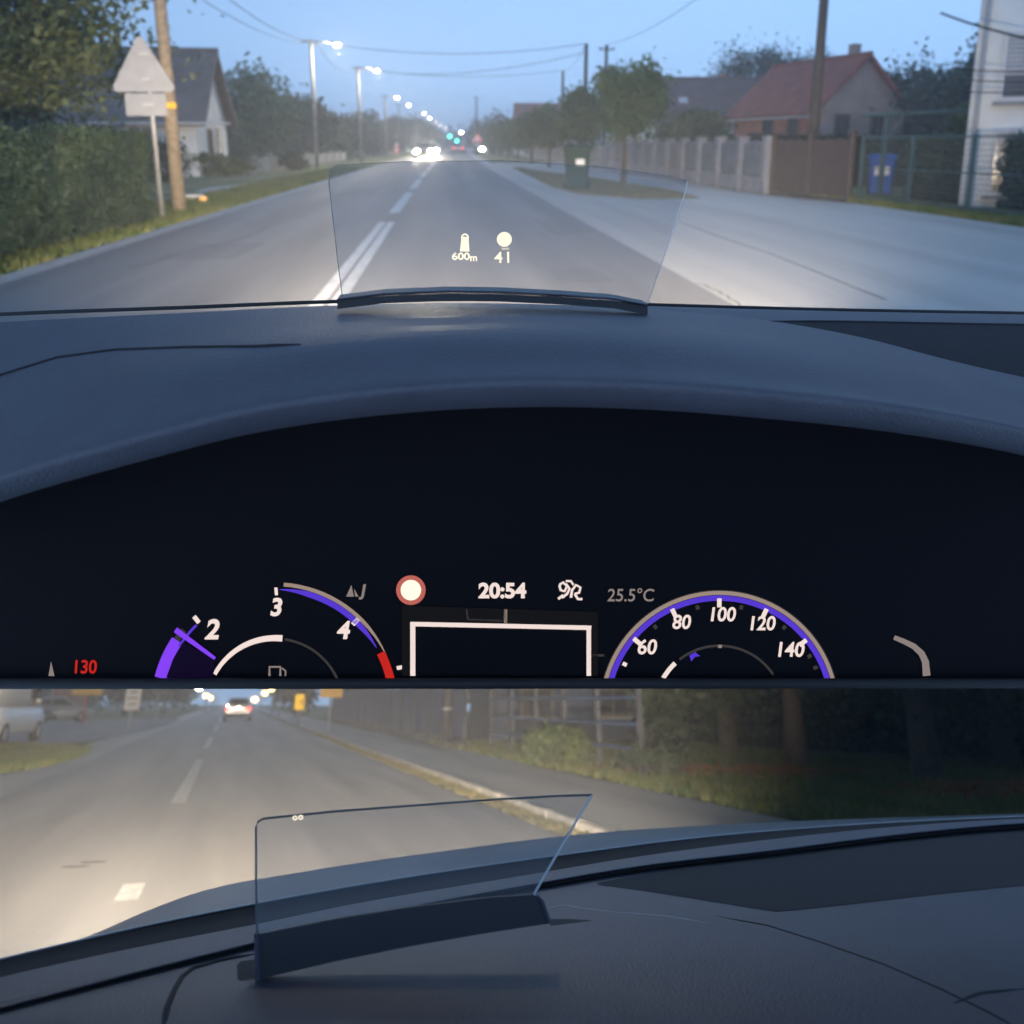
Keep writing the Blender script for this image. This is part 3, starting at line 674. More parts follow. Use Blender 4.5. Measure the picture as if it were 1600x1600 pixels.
# utility poles on the right
def upole(px, topy, Y, label, arms=1, r=.12, m='darkwood'):
    b = F1.at(px, 226, Y); H = F1.at(px, topy, Y).z
    t = thing('utility_pole', label, 'pole', F1, (b.x, b.y, 0), 0, 'utility poles on the right')
    MB().tube([(0,0,-.2),(0,0,H*.5),(.01,0,H)], [r,r*.9,r*.75], 10).build('shaft', m, t, True)
    for k in range(arms):
        a = MB().box((0,-.1,H-.25-.4*k), (.9,.08,.08)).build('crossarm', m, t)
        for x in (-.38,.38): MB().tube([(x,-.1,H-.2-.4*k),(x,-.1,H-.08-.4*k)], [.04,.025], 6).build('insulator', 'concrete', a)
    return Vector((b.x, b.y, H))
P_c = upole(913, 68, 44, 'dark utility pole left of the largest street tree', 0)
P_d = upole(944, 70, 50, 'utility pole with crossarm above the largest street tree', 1)
P_e = upole(878, 110, 62, 'shorter utility pole left of the double street tree', 0)
P_f = upole(745, 150, 120, 'distant thin utility pole near the end of the road', 1, .14)
P_g = upole(1270, -60, 24, 'thick dark utility pole in front of the red roofed house', 0, .15)
# wires
def wire(a, b, sag, label, r=.014, n=18):
    a, b = Vector(a), Vector(b); pts = []
    for i in range(n+1):
        u = i/n; q = (b-a)*u; q.z -= 4*sag*u*(1-u); pts.append(q)
    return solo(MB().tube(pts, r, 5), 'overhead_wire', 'wire', label, 'wire', F1, a, 0, 'overhead wires', True)
L1 = Vector((-6.75,48,6.5)); L2 = Vector((-5.85,64,6.5)); L0 = Vector((-5.1,17,5.1))
wire(L1, (-6.4,17,6.2), .7, 'sagging wire from nearest left lamp to upper left frame edge', .016)
wire(L1 + Vector((-.5,0,-.1)), (-6.9,19,5.6), .5, 'lower faint wire running left from the nearest left lamp', .012)
wire(L1 + Vector((.3,0,-.1)), L2, .8, 'wire between the nearest and second left lamps', .016)
wire(L1 + Vector((.2,0,0)), P_c, .55, 'wire spanning the road from nearest left lamp to right pole', .016)
wire(L2, P_c - Vector((0,0,.4)), .7, 'upper wire spanning the road from the second left lamp', .016)
wire(L2, P_e, .5, 'lower wire spanning the road from the second left lamp', .016)
wire(P_d, (10.5,22,8.5), .9, 'wire rising to the right above the brown roof', .013)
wire(P_c, P_e, .4, 'wire joining the two right utility poles', .013)
wire(F1.at(1470,20,16), F1.at(1640,66,14), .05, 'thick black service cable reaching the pale corner house', .02)
for i, (y0, y1, Y) in enumerate(((108,112,15.0),(124,128,15.2),(143,143,15.4))):
    wire(F1.at(1495,y0,Y), F1.at(1640,y1,Y), .02, ['topmost','middle','lowest'][i] + ' of three parallel wires in front of the pale corner house', .012)

# ------------------------------------------------------------------ vehicles
def loft_car(name, label, F, loc, rz, paint, kind='car', head=False, tail=False, group=None, cat='car'):
    """Front of the car points along +y."""
    t = thing(name, label, cat, F, loc, rz, group)
    van = kind == 'van'; L, Wd = (5.2, 1.95) if van else (4.3, 1.78)
    def ring(y, w, z0, z1, r=.12):
        w *= .5; return [(-w+r*.6,y,z0),(w-r*.6,y,z0),(w-.02,y,z0+.12),(w,y,(z0+z1)*.5),(w-.05,y,z1-r*.6),(w-r*1.6,y,z1),(-w+r*1.6,y,z1),(-w+.05,y,z1-r*.6),(-w,y,(z0+z1)*.5),(-w+.02,y,z0+.12)]
    if van: S = [(-L/2,Wd*.94,.45,1.05),(-L/2+.06,Wd,.32,1.12),(-L/2+1,Wd,.28,1.12),(.8,Wd,.28,1.12),(1.7,Wd*.98,.28,1.1),(2.35,Wd*.92,.3,.98),(2.6,Wd*.8,.42,.8)]
    else: S = [(-L/2,Wd*.86,.45,.86),(-L/2+.08,Wd*.94,.3,.95),(-1.5,Wd,.24,.98),(0,Wd,.22,.95),(1.0,Wd,.24,.93),(1.75,Wd*.95,.28,.8),(2.1,Wd*.82,.36,.66)]
    b = MB(); rows = [ring(*s) for s in S]; b.grid(rows, True); b.poly(rows[0]); b.poly(rows[-1][::-1]); b.build('body', paint, t, True)
    def cr(y, w0, w1, z0, z1): return [(-w0/2,y,z0),(w0/2,y,z0),(w1/2+.02,y,z0+(z1-z0)*.8),(w1/2-.1,y,z1),(-w1/2+.1,y,z1),(-w1/2-.02,y,z0+(z1-z0)*.8)]
    if van: C = [(-2.56,1.86,1.7,1.08,2.0),(-2.48,1.9,1.74,1.08,2.12),(-1,1.9,1.76,1.08,2.15),(.6,1.9,1.74,1.08,2.12),(1.0,1.9,1.7,1.08,2.02),(1.9,1.8,1.7,1.06,1.12)]
    else: C = [(-2.0,1.55,1.5,.9,.96),(-1.55,1.6,1.25,.92,1.38),(-.6,1.66,1.22,.92,1.47),(.2,1.66,1.22,.92,1.43),(1.1,1.6,1.5,.9,.94)]
    c = MB(); rows = [cr(*s) for s in C]; c.grid(rows, True); c.poly(rows[0]); c.poly(rows[-1][::-1]); c.build('cabin', paint, t, True)
    g = .012
    if van:
        for s in (-1,1): MB().poly([(s*(.47+.01)*2+s*.01,.95,1.15),(s*.96,1.55,1.15),(s*.93,1.25,1.5),(s*.905,.95,1.9),(s*.905,.3,1.9),(s*.965,.3,1.15)]).build('side_window', 'carglass', t)
        for s in (-1,1): MB().poly([(s*.08,-2.585,1.2),(s*.8,-2.585,1.2),(s*.74,-2.55,1.85),(s*.08,-2.55,1.85)]).build('rear_window', 'carglass', t)
        MB().poly([(-.8,1.82,1.2),(.8,1.82,1.2),(.72,1.1,1.95),(-.72,1.1,1.95)]).build('windscreen', 'carglass', t)
    else:
        MB().poly([(-.66,-1.93,1.02),(.66,-1.93,1.02),(.52,-1.60,1.36),(-.52,-1.60,1.36)]).build('rear_window', 'carglass', t)
        MB().poly([(-.7,1.03,1.0),(.7,1.03,1.0),(.54,.26,1.41),(-.54,.26,1.41)]).build('windscreen', 'carglass', t)
        for s in (-1,1):
            MB().poly([(s*.835,.8,.99),(s*.82,-.5,.99),(s*.655,-.5,1.38),(s*.65,.1,1.36)]).build('side_window', 'carglass', t)
            MB().poly([(s*.82,-.58,.99),(s*.81,-1.6,1.0),(s*.66,-1.35,1.33),(s*.655,-.58,1.38)]).build('side_window', 'carglass', t)
    wr = .33 if van else .31
    for s in (-1,1):
        for y in (-L*.31, L*.31):
            w = MB().tube([(s*(Wd/2-.2),y,wr),(s*(Wd/2-.05),y,wr),(s*(Wd/2+.01),y,wr)], [wr,wr,wr*.93], 18).build('wheel', 'rubber', t, True)
            MB().tube([(s*(Wd/2),y,wr),(s*(Wd/2+.018),y,wr)], [wr*.62,wr*.55], 14).build('rim', 'galv', w)
    zt = .95 if van else .76
    for s in (-1,1):
        MB().ell((s*Wd*.37,-L/2+.02,zt), (.16,.07,.1 if not van else .22), 10, 6).build('tail_light', 'taill' if tail else 'red', t, True)
        MB().ell((s*Wd*.34,L/2-.12,.64), (.2,.14,.1), 10, 6).build('headlight', 'headl' if head else 'frame', t, True)
        MB().box((s*(Wd/2+.08),.75,1.0 if not van else 1.25), (.16,.12,.13), 0, .03).build('mirror', paint, t)
    MB().box((0,-L/2-.005,.62), (.52,.02,.11)).build('number_plate', 'sticker', t)
    MB().box((0,-L/2+.02,.4), (Wd*.86,.14,.18), 0, .04).build('bumper', 'rubber', t); MB().box((0,L/2-.04,.4), (Wd*.78,.14,.18), 0, .04).build('bumper', 'rubber', t)
    if head:
        for s in (-1,1): spot('headlight_beam', t, (s*.6,L/2+.1,.62), (s*.6,L/2+14,0), 900, (1,.9,.7), R(50), .8, .1)
    return t
loft_car('oncoming_car', 'oncoming car with blazing headlights in the left lane', F1, (-2.3+cv(82), 82, 0), R(180), 'darkcar', head=True, group='oncoming cars')
loft_car('oncoming_car', 'second oncoming car close behind the first, headlights on', F1, (-2.2+cv(98), 98, 0), R(180), 'silver', head=True, group='oncoming cars')
loft_car('leading_car', 'distant car driving ahead with red tail lights by green signals', F1, (.7+cv(135), 135, 0), 0, 'silver', tail=True)
# far signs and signals
ws = thing('warning_sign', 'small red lit triangular warning sign beside the road end', 'sign', F1, (4.3, 110, 0))
MB().tube([(0,0,-.1),(0,0,2.2)], .045, 8).build('post', 'galv', ws); 
tp = MB().slab([(x,-.06,z) for x, z in rtri(0, 1.95, .62)], (0,1,0), .03).build('triangle_plate', 'litsign', ws)
MB().slab([(x,-.075,z) for x, z in rtri(0, 1.95, .36)], (0,1,0), .012).build('centre_plate', 'signwhite', tp)
MB().box((0,-.06,1.2), (.7,.03,.3)).build('lower_plate', 'signwhite', ws)
ks = thing('marker_sign', 'small red and white striped marker board left of oncoming cars', 'sign', F1, (-4.75, 92, 0))
MB().tube([(0,0,-.1),(0,0,1.2)], .035, 8).build('post', 'galv', ks)
for k in range(4): MB().box((0,-.05,.5+.25*k), (.36,.03,.248)).build('stripe_board', 'signwhite' if k % 2 else 'litsign', ks)
for i, (px, py, Y) in enumerate(((703,213,150),(714,220,165))):
    b = F1.at(px, 226, Y); z = F1.at(px, py, Y).z
    tl = thing('traffic_light', ['green traffic light above the oncoming car headlights','lower green traffic light right of the other'][i], 'traffic light', F1, (b.x+.4, Y, 0), 0, 'green traffic lights')
    MB().tube([(0,0,-.1),(0,0,z+.9)], .07, 8).build('post', 'galv', tl); MB().tube([(0,0,z+.85),(-.4,0,z+.85)], .04, 6).build('arm', 'galv', tl)
    MB().box((-.4,0,z+.3), (.36,.24,1.0), 0, .05).build('housing', 'black', tl)
    for k, m in enumerate(('greenl','black','black')): MB().ell((-.4,-.13,z+.3*k), (.26 if k == 0 else .12,.08,.26 if k == 0 else .12), 12, 6).build('lens', m, tl, True)  # the lit lens is enlarged to stand for its glow
for i, (px, py, Y) in enumerate(((721,207,170),(753,233,95))):
    b = F1.at(px, 226, Y); z = F1.at(px, py, Y).z
    tl = thing('street_lamp', ['lit street lamp on the right just above the green signals','low white garden lamp right of the warning sign'][i], 'street lamp', F1, (b.x+.5, Y, 0), 0)
    MB().tube([(0,0,-.1),(0,0,z+.15)], .06, 8).build('pole', 'galv', tl); MB().tube([(0,0,z+.12),(-.5,0,z+.1)], .03, 6).build('arm', 'galv', tl)
    MB().ell((-.5,0,z), (.3,.3,.2), 10, 6).build('lens', 'lampw', tl, True)

# ------------------------------------------------------------------ first car: dashboard, head-up glass, dials
def ip(x, pts): return float(np.interp(x, [p[0] for p in pts], [p[1] for p in pts]))
def smooth_rows(F, rowdefs, cols, sub):
    """Loft rows ((px -> py), (px -> depth)) with a Catmull-Rom blend between them."""
    out = []
    for x in cols:
        P = [F.at(x, ry(x), rd(x)) for ry, rd in rowdefs]; line = []
        for i in range(len(P)-1):
            p0, p1, p2, p3 = P[max(i-1,0)], P[i], P[i+1], P[min(i+2,len(P)-1)]
            for k in range(sub):
                u = k/sub; line.append(.5*((2*p1)+(p2-p0)*u+(2*p0-5*p1+4*p2-p3)*u*u+(3*p1-p0-3*p2+p3)*u**3))
        line.append(P[-1]); out.append(line)
    return [list(r) for r in zip(*out)]
def on_surface(F, defs, x, y, lift=0.0):
    """Point of a lofted surface seen at column x, row y, lifted towards the eye."""
    line = [r[0] for r in smooth_rows(F, defs, [x], 8)]; eye = Vector((0,0,EYE)); prev = hit = None
    for p in line:
        c = F.A.T @ np.array(p - eye); py = PY0 - FPX*c[1]/(-c[2])
        if prev and prev[1] <= y <= py:
            u = (y-prev[1])/(py-prev[1]+1e-9); hit = prev[0].lerp(p, u)
        prev = (p, py)
    if hit: return hit + (eye-hit).normalized()*lift
    return (line[0] if y < prev[1] else line[-1]).copy()
def bead(F, defs, pts, r, name, m, parent, lift=0.0):
    fine = []
    xs = [p[0] for p in pts]; 
    for i in range(len(pts)-1):
        for k in range(4): u = k/4; fine.append((pts[i][0]*(1-u)+pts[i+1][0]*u, pts[i][1]*(1-u)+pts[i+1][1]*u))
    fine.append(pts[-1]); n = len(fine)
    rr = [r*min(1, .25+i/3, .25+(n-1-i)/3) for i in range(n)]
    return MB().tube([on_surface(F, defs, x, y, lift) for x, y in fine], rr, 8).build(name, m, parent, True)
def drape(F, defs, top, bot, name, m, parent, lift=.002, n=10):
    m_ = 48; t_ = np.linspace(0, len(top)-1, m_); ax = np.arange(len(top))
    top = [(float(np.interp(q, ax, [p[0] for p in top])), float(np.interp(q, ax, [p[1] for p in top]))) for q in t_]
    bot = [(float(np.interp(q, ax, [p[0] for p in bot])), float(np.interp(q, ax, [p[1] for p in bot]))) for q in t_]
    rows = []
    for k in range(n+1):
        u = k/n; rows.append([on_surface(F, defs, a[0]*(1-u)+b[0]*u, a[1]*(1-u)+b[1]*u, lift) for a, b in zip(top, bot)])
    return MB().grid(rows).build(name, m, parent, True)
def smoothcurve(pts):
    """Piecewise-cubic through the points, so lofted edges stay fair."""
    xs = np.array([p[0] for p in pts], float); ys = np.array([p[1] for p in pts], float); m = np.gradient(ys, xs)
    def f(x):
        x = min(max(x, xs[0]), xs[-1]); i = int(min(max(np.searchsorted(xs, x)-1, 0), len(xs)-2)); h = xs[i+1]-xs[i]; u = (x-xs[i])/h
        return (2*u**3-3*u*u+1)*ys[i]+(u**3-2*u*u+u)*h*m[i]+(-2*u**3+3*u*u)*ys[i+1]+(u**3-u*u)*h*m[i+1]
    return f
car1 = thing('car_cockpit', 'dark dashboard with curved hood, raised display glass and lit dials', 'car', F1, (0,0,0))
cols = np.linspace(-260, 1860, 80)
S_A = smoothcurve([(-260,508),(25,492),(300,482),(530,473),(770,470),(1010,478),(1300,486),(1574,491),(1860,496)])
S_H0 = smoothcurve([(-260,520),(25,502),(300,488),(530,477),(770,474),(1010,483),(1200,501),(1350,528),(1480,562),(1575,584),(1860,640)])
S_CR = smoothcurve([(-260,800),(25,652),(200,588),(350,552),(500,530),(800,514),(1100,531),(1300,560),(1500,604),(1575,628),(1860,745)])
S_LIP = smoothcurve([(-260,870),(25,762),(200,712),(400,662),(600,634),(800,622),(1000,625),(1200,640),(1400,662),(1575,692),(1860,770)])
K = lambda v: (lambda x: v)
# flat dash behind the hood
back = [(S_A, K(1.14)), (lambda x: S_A(x)+6, K(1.10)), (lambda x: S_A(x)+50, K(.97)), (lambda x: S_A(x)+108, K(.87))]
MB().grid(smooth_rows(F1, back, np.linspace(960, 1860, 30), 4)).build('dashboard_top', 'dash', car1, True)
hood = [(S_H0, lambda x: 1.08 if x < 1010 else 1.08-.2*min(1,(x-1010)/600)), (lambda x: S_H0(x)*.55+S_CR(x)*.45, lambda x: .93 if x < 1010 else .93-.12*min(1,(x-1010)/600)), (S_CR, K(.76)),
        (lambda x: S_CR(x)*.5+S_LIP(x)*.5, K(.685)), (lambda x: S_LIP(x)-28, K(.655)), (lambda x: S_LIP(x)-6, K(.661)), (lambda x: S_LIP(x)+10, K(.68)), (lambda x: S_LIP(x)+14, K(.706)), (lambda x: S_LIP(x)+2, K(.75)), (lambda x: S_LIP(x)-45, K(.87))]
MB().grid(smooth_rows(F1, hood, cols, 6)).build('instrument_hood', 'dash', car1, True)
def ribbon(F, pts, wpx, dscale, name, m, parent, depth, smooth=True):
    """A thin raised bead following points ((px,py)), depth(px,py)."""
    P = [F.at(x, y, depth(x, y)*dscale) for x, y in pts]
    r = [P[0].length*0 + wpx*depth(*p)/FPX*.5 for p in pts]
    return MB().tube(P, r, 8).build(name, m, parent, smooth)
# dark bonnet edge / gasket line along the windscreen foot
ribbon(F1, [(x, S_A(x)-2) for x in np.linspace(-200,1860,50)], 6, 1.0, 'windscreen_gasket', 'dashdark', car1, lambda x,y: 1.15)
# seam on the left of the hood, dark tray sheet on the right
bead(F1, hood, [(-60,606),(25,579),(90,559),(180,547),(300,543),(400,542),(470,538)], .002, 'dash_seam', 'dashseam', car1)
drape(F1, back, [(1190,503),(1300,504),(1400,505),(1500,507),(1600,508),(1720,510),(1850,512)], [(1192,504),(1300,545),(1400,570),(1500,592),(1600,594),(1720,596),(1850,598)], 'tray_sheet', 'tray', car1)
bead(F1, back, [(1190,502),(1350,504),(1500,507),(1700,510),(1850,512)], .0025, 'dash_seam', 'dashseam', car1)
# head-up display: flap and combiner glass
glN = Vector((0, -1, .28)).normalized(); gl0 = F1.at(770, 463, 1.0)
gp = lambda x, y: F1.plane(x, y, gl0, glN)
fl = [(527,472),(600,463),(700,459),(780,460),(880,465),(960,471),(1012,481)]
fb = MB(); up = [gp(x, y-5) for x, y in fl]; lo = [gp(x, y+11) for x, y in fl]; bk = Vector((0,.03,.0))
fb.grid([[p + bk for p in lo], lo, up, [p + bk for p in up]]); fb.build('hud_flap', 'flap', car1, False)
ribbon(F1, [(x, y-4) for x, y in fl], 3, .998, 'flap_edge', 'dash', car1, lambda x,y: gp(x,y).y)
gpts = [(535,464),(528,410),(520,340),(514,285),(516,264),(526,258),(640,252),(790,251),(940,260),(1060,277),(1074,283),(1072,296),(1050,365),(1012,474)]
G = [gp(x, y) for x, y in gpts]; top = gpts[::-1]
bot = [(1000,478),(880,466),(780,461),(700,460),(600,464)]
gl = MB().slab([gp(x, y) for x, y in gpts] + [gp(x, y-1) for x, y in bot], -glN, .003).build('hud_glass', 'hudglass', car1)
MB().tube([gp(x, y) for x, y in gpts[:5]], .0005, 6).build('glass_edge', 'glassedge_shaded', gl)
MB().tube([gp(x, y) for x, y in gpts[4:11]], .0003, 6).build('glass_edge', 'glassedge_shaded', gl)
MB().tube([gp(x, y) for x, y in gpts[10:]], .0007, 6).build('glass_edge', 'glassedge_lit', gl)
class Panel:
    """Draws flat lit marks on a plane a hair in front of it."""
    def __init__(s, F, p0, n, parent, off=.0015):
        s.F, s.p0, s.n, s.parent = F, Vector(p0) + Vector(n)*off, Vector(n), parent
        s.u = Vector((1,0,0)); s.w = s.n.cross(s.u).normalized()
    def p(s, x, y, lift=0): return s.F.plane(x, y, s.p0 + s.n*lift, s.n)
    def poly(s, pts, name, m, lift=0): return MB().slab([s.p(x, y, lift) for x, y in pts], s.n, .0006).build(name, m, s.parent)
    def line(s, pts, w, name, m, lift=0):
        P = [np.array(p, float) for p in pts]; L, Rr = [], []
        for i, p in enumerate(P):
            t = P[min(i+1,len(P)-1)] - P[max(i-1,0)]; t /= np.linalg.norm(t); q = np.array((-t[1],t[0])); ww = (w[i] if isinstance(w,(list,tuple)) else w)*.5
            L.append(s.p(*(p+q*ww), lift)); Rr.append(s.p(*(p-q*ww), lift))
        return MB().grid([L, Rr]).build(name, m, s.parent)
    def arc(s, c, r, a0, a1, w, name, m, lift=0, n=40, ry=1.0):
        return s.line([(c[0]+r*math.cos(R(a)), c[1]-r*ry*math.sin(R(a))) for a in np.linspace(a0, a1, n)], w, name, m, lift)
    def text(s, t, x, y, h, m, name='numeral', bold=.035, shear=0, wx=1.0, rot=0, lift=0):
        me = text_mesh(t, bold, shear); c = s.p(x, y, lift); k = (s.p(x, y-50, lift) - s.p(x, y+50, lift)).length/100*h/.69
        kx = (s.p(x+50, y, lift) - s.p(x-50, y, lift)).length/100*h/.69*wx
        e = s.p(x, y-1, lift) - s.p(x, y+1, lift); e.normalize(); u = (s.p(x+1, y, lift) - s.p(x-1, y, lift)).normalized()
        e = (e - u*e.dot(u)).normalized()
        for v in me.vertices: v.co = c + u*(v.co.x*kx*math.cos(rot)-v.co.y*kx*math.sin(rot)) + e*(v.co.x*k*math.sin(rot)+v.co.y*k*math.cos(rot))
        return link(name, me, m, s.parent)
hud = Panel(F1, gl0, glN, gl)
hud.poly([(721,370),(732,370),(733.5,393),(718.5,393)], 'lane_symbol', 'e_hud'); hud.arc((726.5,371), 5, 0, 360, 2.5, 'vehicle_symbol', 'e_hud', n=16)
hud.text('600', 720, 401, 10.5, 'e_hud', 'distance_text', .03, 0, 1.25); hud.text('m', 740, 403, 10.5, 'e_hud', 'distance_text', .03, 0, 1.0)
hud.poly([(788+11.7*math.cos(a), 374+11.5*math.sin(a)) for a in np.linspace(0, 2*math.pi, 28)[:-1]], 'limit_disc', 'e_hud')
hud.text('km/h', 790, 388.5, 4, 'e_hud', 'unit_text', .01, 0, 1.0); hud.text('4', 779, 403, 17, 'e_hud', 'speed_text', .01, 0, 1.1); hud.text('1', 794, 403, 17, 'e_hud', 'speed_text', .01, 0, 1.1)
# dial panel
iN = (F1.at(800,880,.86) - F1.at(800,1062,.82)).cross(Vector((1,0,0))).normalized()
if iN.y > 0: iN = -iN
i0 = F1.at(800, 980, .84)
ipt = lambda x, y: F1.plane(x, y, i0, iN)
inst = MB().slab([ipt(-260,1060), ipt(1860,1060)] + [ipt(x, S_LIP(x)-22) for x in np.linspace(1860,-260,30)], -iN, .02).build('instrument_panel', 'screen', car1)
MB().tube([ipt(-260,1063)+iN*.012, ipt(1860,1063)+iN*.012], .0055, 10).build('lower_trim', 'dashdark', car1, True)
D = Panel(F1, i0, iN, inst)
D.poly([(628,946),(934,956),(934,1056),(628,1056)], 'display_background', 'e_band')
TC, TR = (430,1104), 190
D.arc(TC, TR-6, 146, 166, 20, 'dial_ring', 'e_purple', n=20)
D.arc(TC, TR-4, 140, 146, 10, 'dial_ring', 'e_grey', n=10)
D.arc(TC, TR-13, 134, 148, 4, 'dial_ring', 'e_violet', .0006, n=10)
D.arc(TC, TR+1, 24, 86, [1+5*min(1,i/12) for i in range(40)], 'dial_ring', 'e_beige')
D.arc(TC, TR-7, 30, 88, [1+8*min(1,i/10) if i < 30 else 9*(40-i)/10 for i in range(40)][::-1], 'dial_ring', 'e_violet')
D.arc(TC, TR-5, 13, 27, 13, 'redline', 'e_red', .0008, n=12)
wed = [(TC[0]+r*math.cos(R(a)), TC[1]-r*math.sin(R(a))) for r, a in [(176,145),(176,155),(176,165),(110,165),(110,150),(120,142)]]
D.poly(wed, 'needle_trail', 'e_wedge'); D.line([(274,984),(336,1029)], [9,5], 'needle', 'e_purple', .0008)
D.text('2', 331, 985, 29, 'e_white', shear=.15); D.text('3', 431, 950, 26, 'e_white', shear=.12); D.text('4', 536, 986, 26, 'e_white', shear=.12)
for x0, y0, x1, y1, w in ((303,963,311,973,7),(431,918,432,930,5),(551,976,560,967,7),(620,1044,640,1040,6)): D.line([(x0,y0),(x1,y1)], w, 'tick_mark', 'e_white')
D.arc(TC, 107, 84, 152, [10-4*i/40 for i in range(40)], 'inner_ring', 'e_white'); D.arc(TC, 106, 24, 82, 4, 'inner_ring', 'e_grey')
D.line([(421,1056),(421,1042),(438,1042),(438,1056)], 3.5, 'fuel_symbol', 'e_dim'); D.line([(440,1044),(446,1048),(446,1056)], 2.5, 'fuel_symbol', 'e_dim')
D.poly([(541,932),(549,914),(553,932)], 'warning_symbol', 'e_dim'); D.poly([(555,932),(553.5,920),(560,932)], 'warning_symbol', 'e_dim'); D.text('J', 567, 923, 17, 'e_dim', 'status_text', shear=.15)
dc = lambda r, n=36: [(642+r*math.cos(a), 922+r*math.sin(a)) for a in np.linspace(0, 2*math.pi, n+1)[:-1]]
D.poly(dc(23), 'limit_disc', 'e_pink'); D.poly(dc(16), 'limit_disc', 'e_hud', .0008)
D.text('20:54', 785, 924, 22, 'e_white', 'clock_text', .04, 0, 1.05)
for P_, w in (([(874,914),(880,910),(886,916),(882,924),(876,922),(874,914)],4),([(884,912),(890,920),(886,928),(878,934)],4),([(892,934),(894,922),(900,914),(907,918),(905,926),(898,928)],4),([(898,928),(903,936),(910,936)],4),([(884,908),(892,908),(896,914)],3.5),([(872,936),(880,930)],4)):
    D.line(P_, w, 'seat_belt_symbol', 'e_white')
D.text('25.5°C', 985, 931, 19, 'e_dim', 'temperature_text', .01, .1, .95)
D.line([(645,1056),(645,977)], 8, 'screen_border', 'e_white', .0008); D.line([(641,975),(924,981)], 7, 'screen_border', 'e_white', .0008); D.line([(920,984),(920,1056)], 7, 'screen_border', 'e_white', .0008)
D.poly([(650,981),(915,986),(915,1056),(650,1056)], 'screen_area', 'screen', .0004)
D.line([(729,952),(731,968)], 2.5, 'road_symbol', 'e_grey', .0006); D.line([(731,968),(785,970)], 2.5, 'road_symbol', 'e_grey', .0006); D.line([(790,952),(790,974)], 5, 'road_symbol', 'e_beige', .0006); D.line([(924,1024),(944,1024)], 4, 'road_symbol', 'e_grey', .0006)
SCn, SR = (1124,1110), 186
D.arc(SCn, SR-2, 14, 166, 7, 'dial_ring', 'e_beige', n=70); D.arc(SCn, SR+1.5, 14, 166, 1.6, 'dial_ring', 'e_grey', .0006, n=70); D.arc(SCn, SR-10.5, 14, 166, 8.5, 'dial_ring', 'e_violet', n=70)
for s_, x, y, h in (('60',1010,1012,22),('80',1064,973,21),('100',1127,961,21),('120',1189,975,21),('140',1233,1016,22)): D.text(s_, x, y, h, 'e_white', bold=.022, shear=.15, wx=.95)
for a in (140,115,90,65,39): D.line([(SCn[0]+r*math.cos(R(a)), SCn[1]-r*math.sin(R(a))) for r in (161,175)], 7, 'tick_mark', 'e_white', .0008)
for a in (154,127.5,102,78,52,31,24): D.line([(SCn[0]+r*math.cos(R(a)), SCn[1]-r*math.sin(R(a))) for r in (161,168)], 6, 'tick_mark', 'e_white' if a > 150 else 'e_grey', .0008)
D.arc(SCn, 101, 34, 128, 4, 'inner_ring', 'e_grey'); D.arc(SCn, 101, 133, 150, 7, 'inner_ring', 'e_white'); D.line([(1122,1010),(1128,1010)], 5, 'inner_ring', 'e_dim', .0006)
D.poly([(1080,1033),(1077,1024),(1086,1019),(1094,1025),(1086,1026)], 'limit_pointer', 'e_violet')
D.line([(1397,996),(1412,1002),(1428,1010),(1440,1021),(1446,1034),(1448,1056)], [7,8,9,10,11,12], 'gauge_arc', 'e_dim')
D.poly([(80,1034),(85,1056),(76,1056)], 'gauge_arc', 'e_dim'); D.text('130', 132, 1043, 20, 'e_red', 'temperature_text', .02, 0, .9)
for s in (-1,1):
    spot('headlight_beam', car1, (.35+s*.65, 2.2, .65), (.35+s*1.4, 20, 1.9), 4200, (1,.79,.56), R(38), 1.0, .08, 2.4)

# ------------------------------------------------------------------ street of the lower view: ground
cv2 = lambda y: 0.0
Y2 = [2.6,4,5.5,7,9,12,15,18,22,27,33,40,50,62,78,100,130,170,220,300]
def strip2(x0, x1, z, ys=Y2): return MB().grid([[(x0(y) if callable(x0) else x0, y, z), (x1(y) if callable(x1) else x1, y, z)] for y in ys])
struct(MB().grid([[(x, y, -.004) for x in (-30,-18,-8,-3,0,4,8,16,32)] for y in Y2]), 'ground', 'grass', F2)
road2 = struct(strip2(-2.95, 3.3, .008), 'road', 'road2', F2)
struct(strip2(lambda y: -4.0-.2*math.sin(y*.4), -2.954, .004), 'gravel_shoulder', 'shoulder', F2)
struct(strip2(3.304, 3.62, .006), 'grass_gutter', 'drygrass', F2)
walk = struct(strip2(3.76, 6.15, .012), 'pavement', 'walk', F2)
kb = struct(MB(), 'kerb', 'kerb', F2)
for i in range(60):
    y = 2.7 + i*1.0; MB().box((3.69, y+.49, .035), (.13,.965,.09), 0, .012).build('kerb_stone', 'kerb', kb)
apr = struct(MB().poly([F2.ground(x, y, .010) for x, y in ((-120,1176),(60,1166),(180,1152),(262,1134),(285,1122),(150,1124),(-120,1135))]), 'side_road', 'apron', F2)
iso = [F2.ground(x, y, .014) for x, y in ((-160,1222),(25,1206),(80,1195),(125,1183),(141,1173),(110,1168),(25,1167),(-160,1172))]
struct(MB().poly(iso), 'grass_island', 'grass', F2)
grassblades('grass', 'grass island left of the road near the white van', F2, iso, 14000, .16, 'blade', 14)
gg = [(3.31,3),(3.62,3),(3.62,40),(3.31,40)]
grassblades('grass', 'thin grass strip growing between road and pale kerb', F2, gg, 5000, .05, 'blade_dry', 15)
gr = [(6.2,3),(14,3),(14,30),(6.2,30)]
grassblades('grass', 'grass verge under the dark trees beyond the pavement', F2, gr, 30000, .14, 'blade', 16)
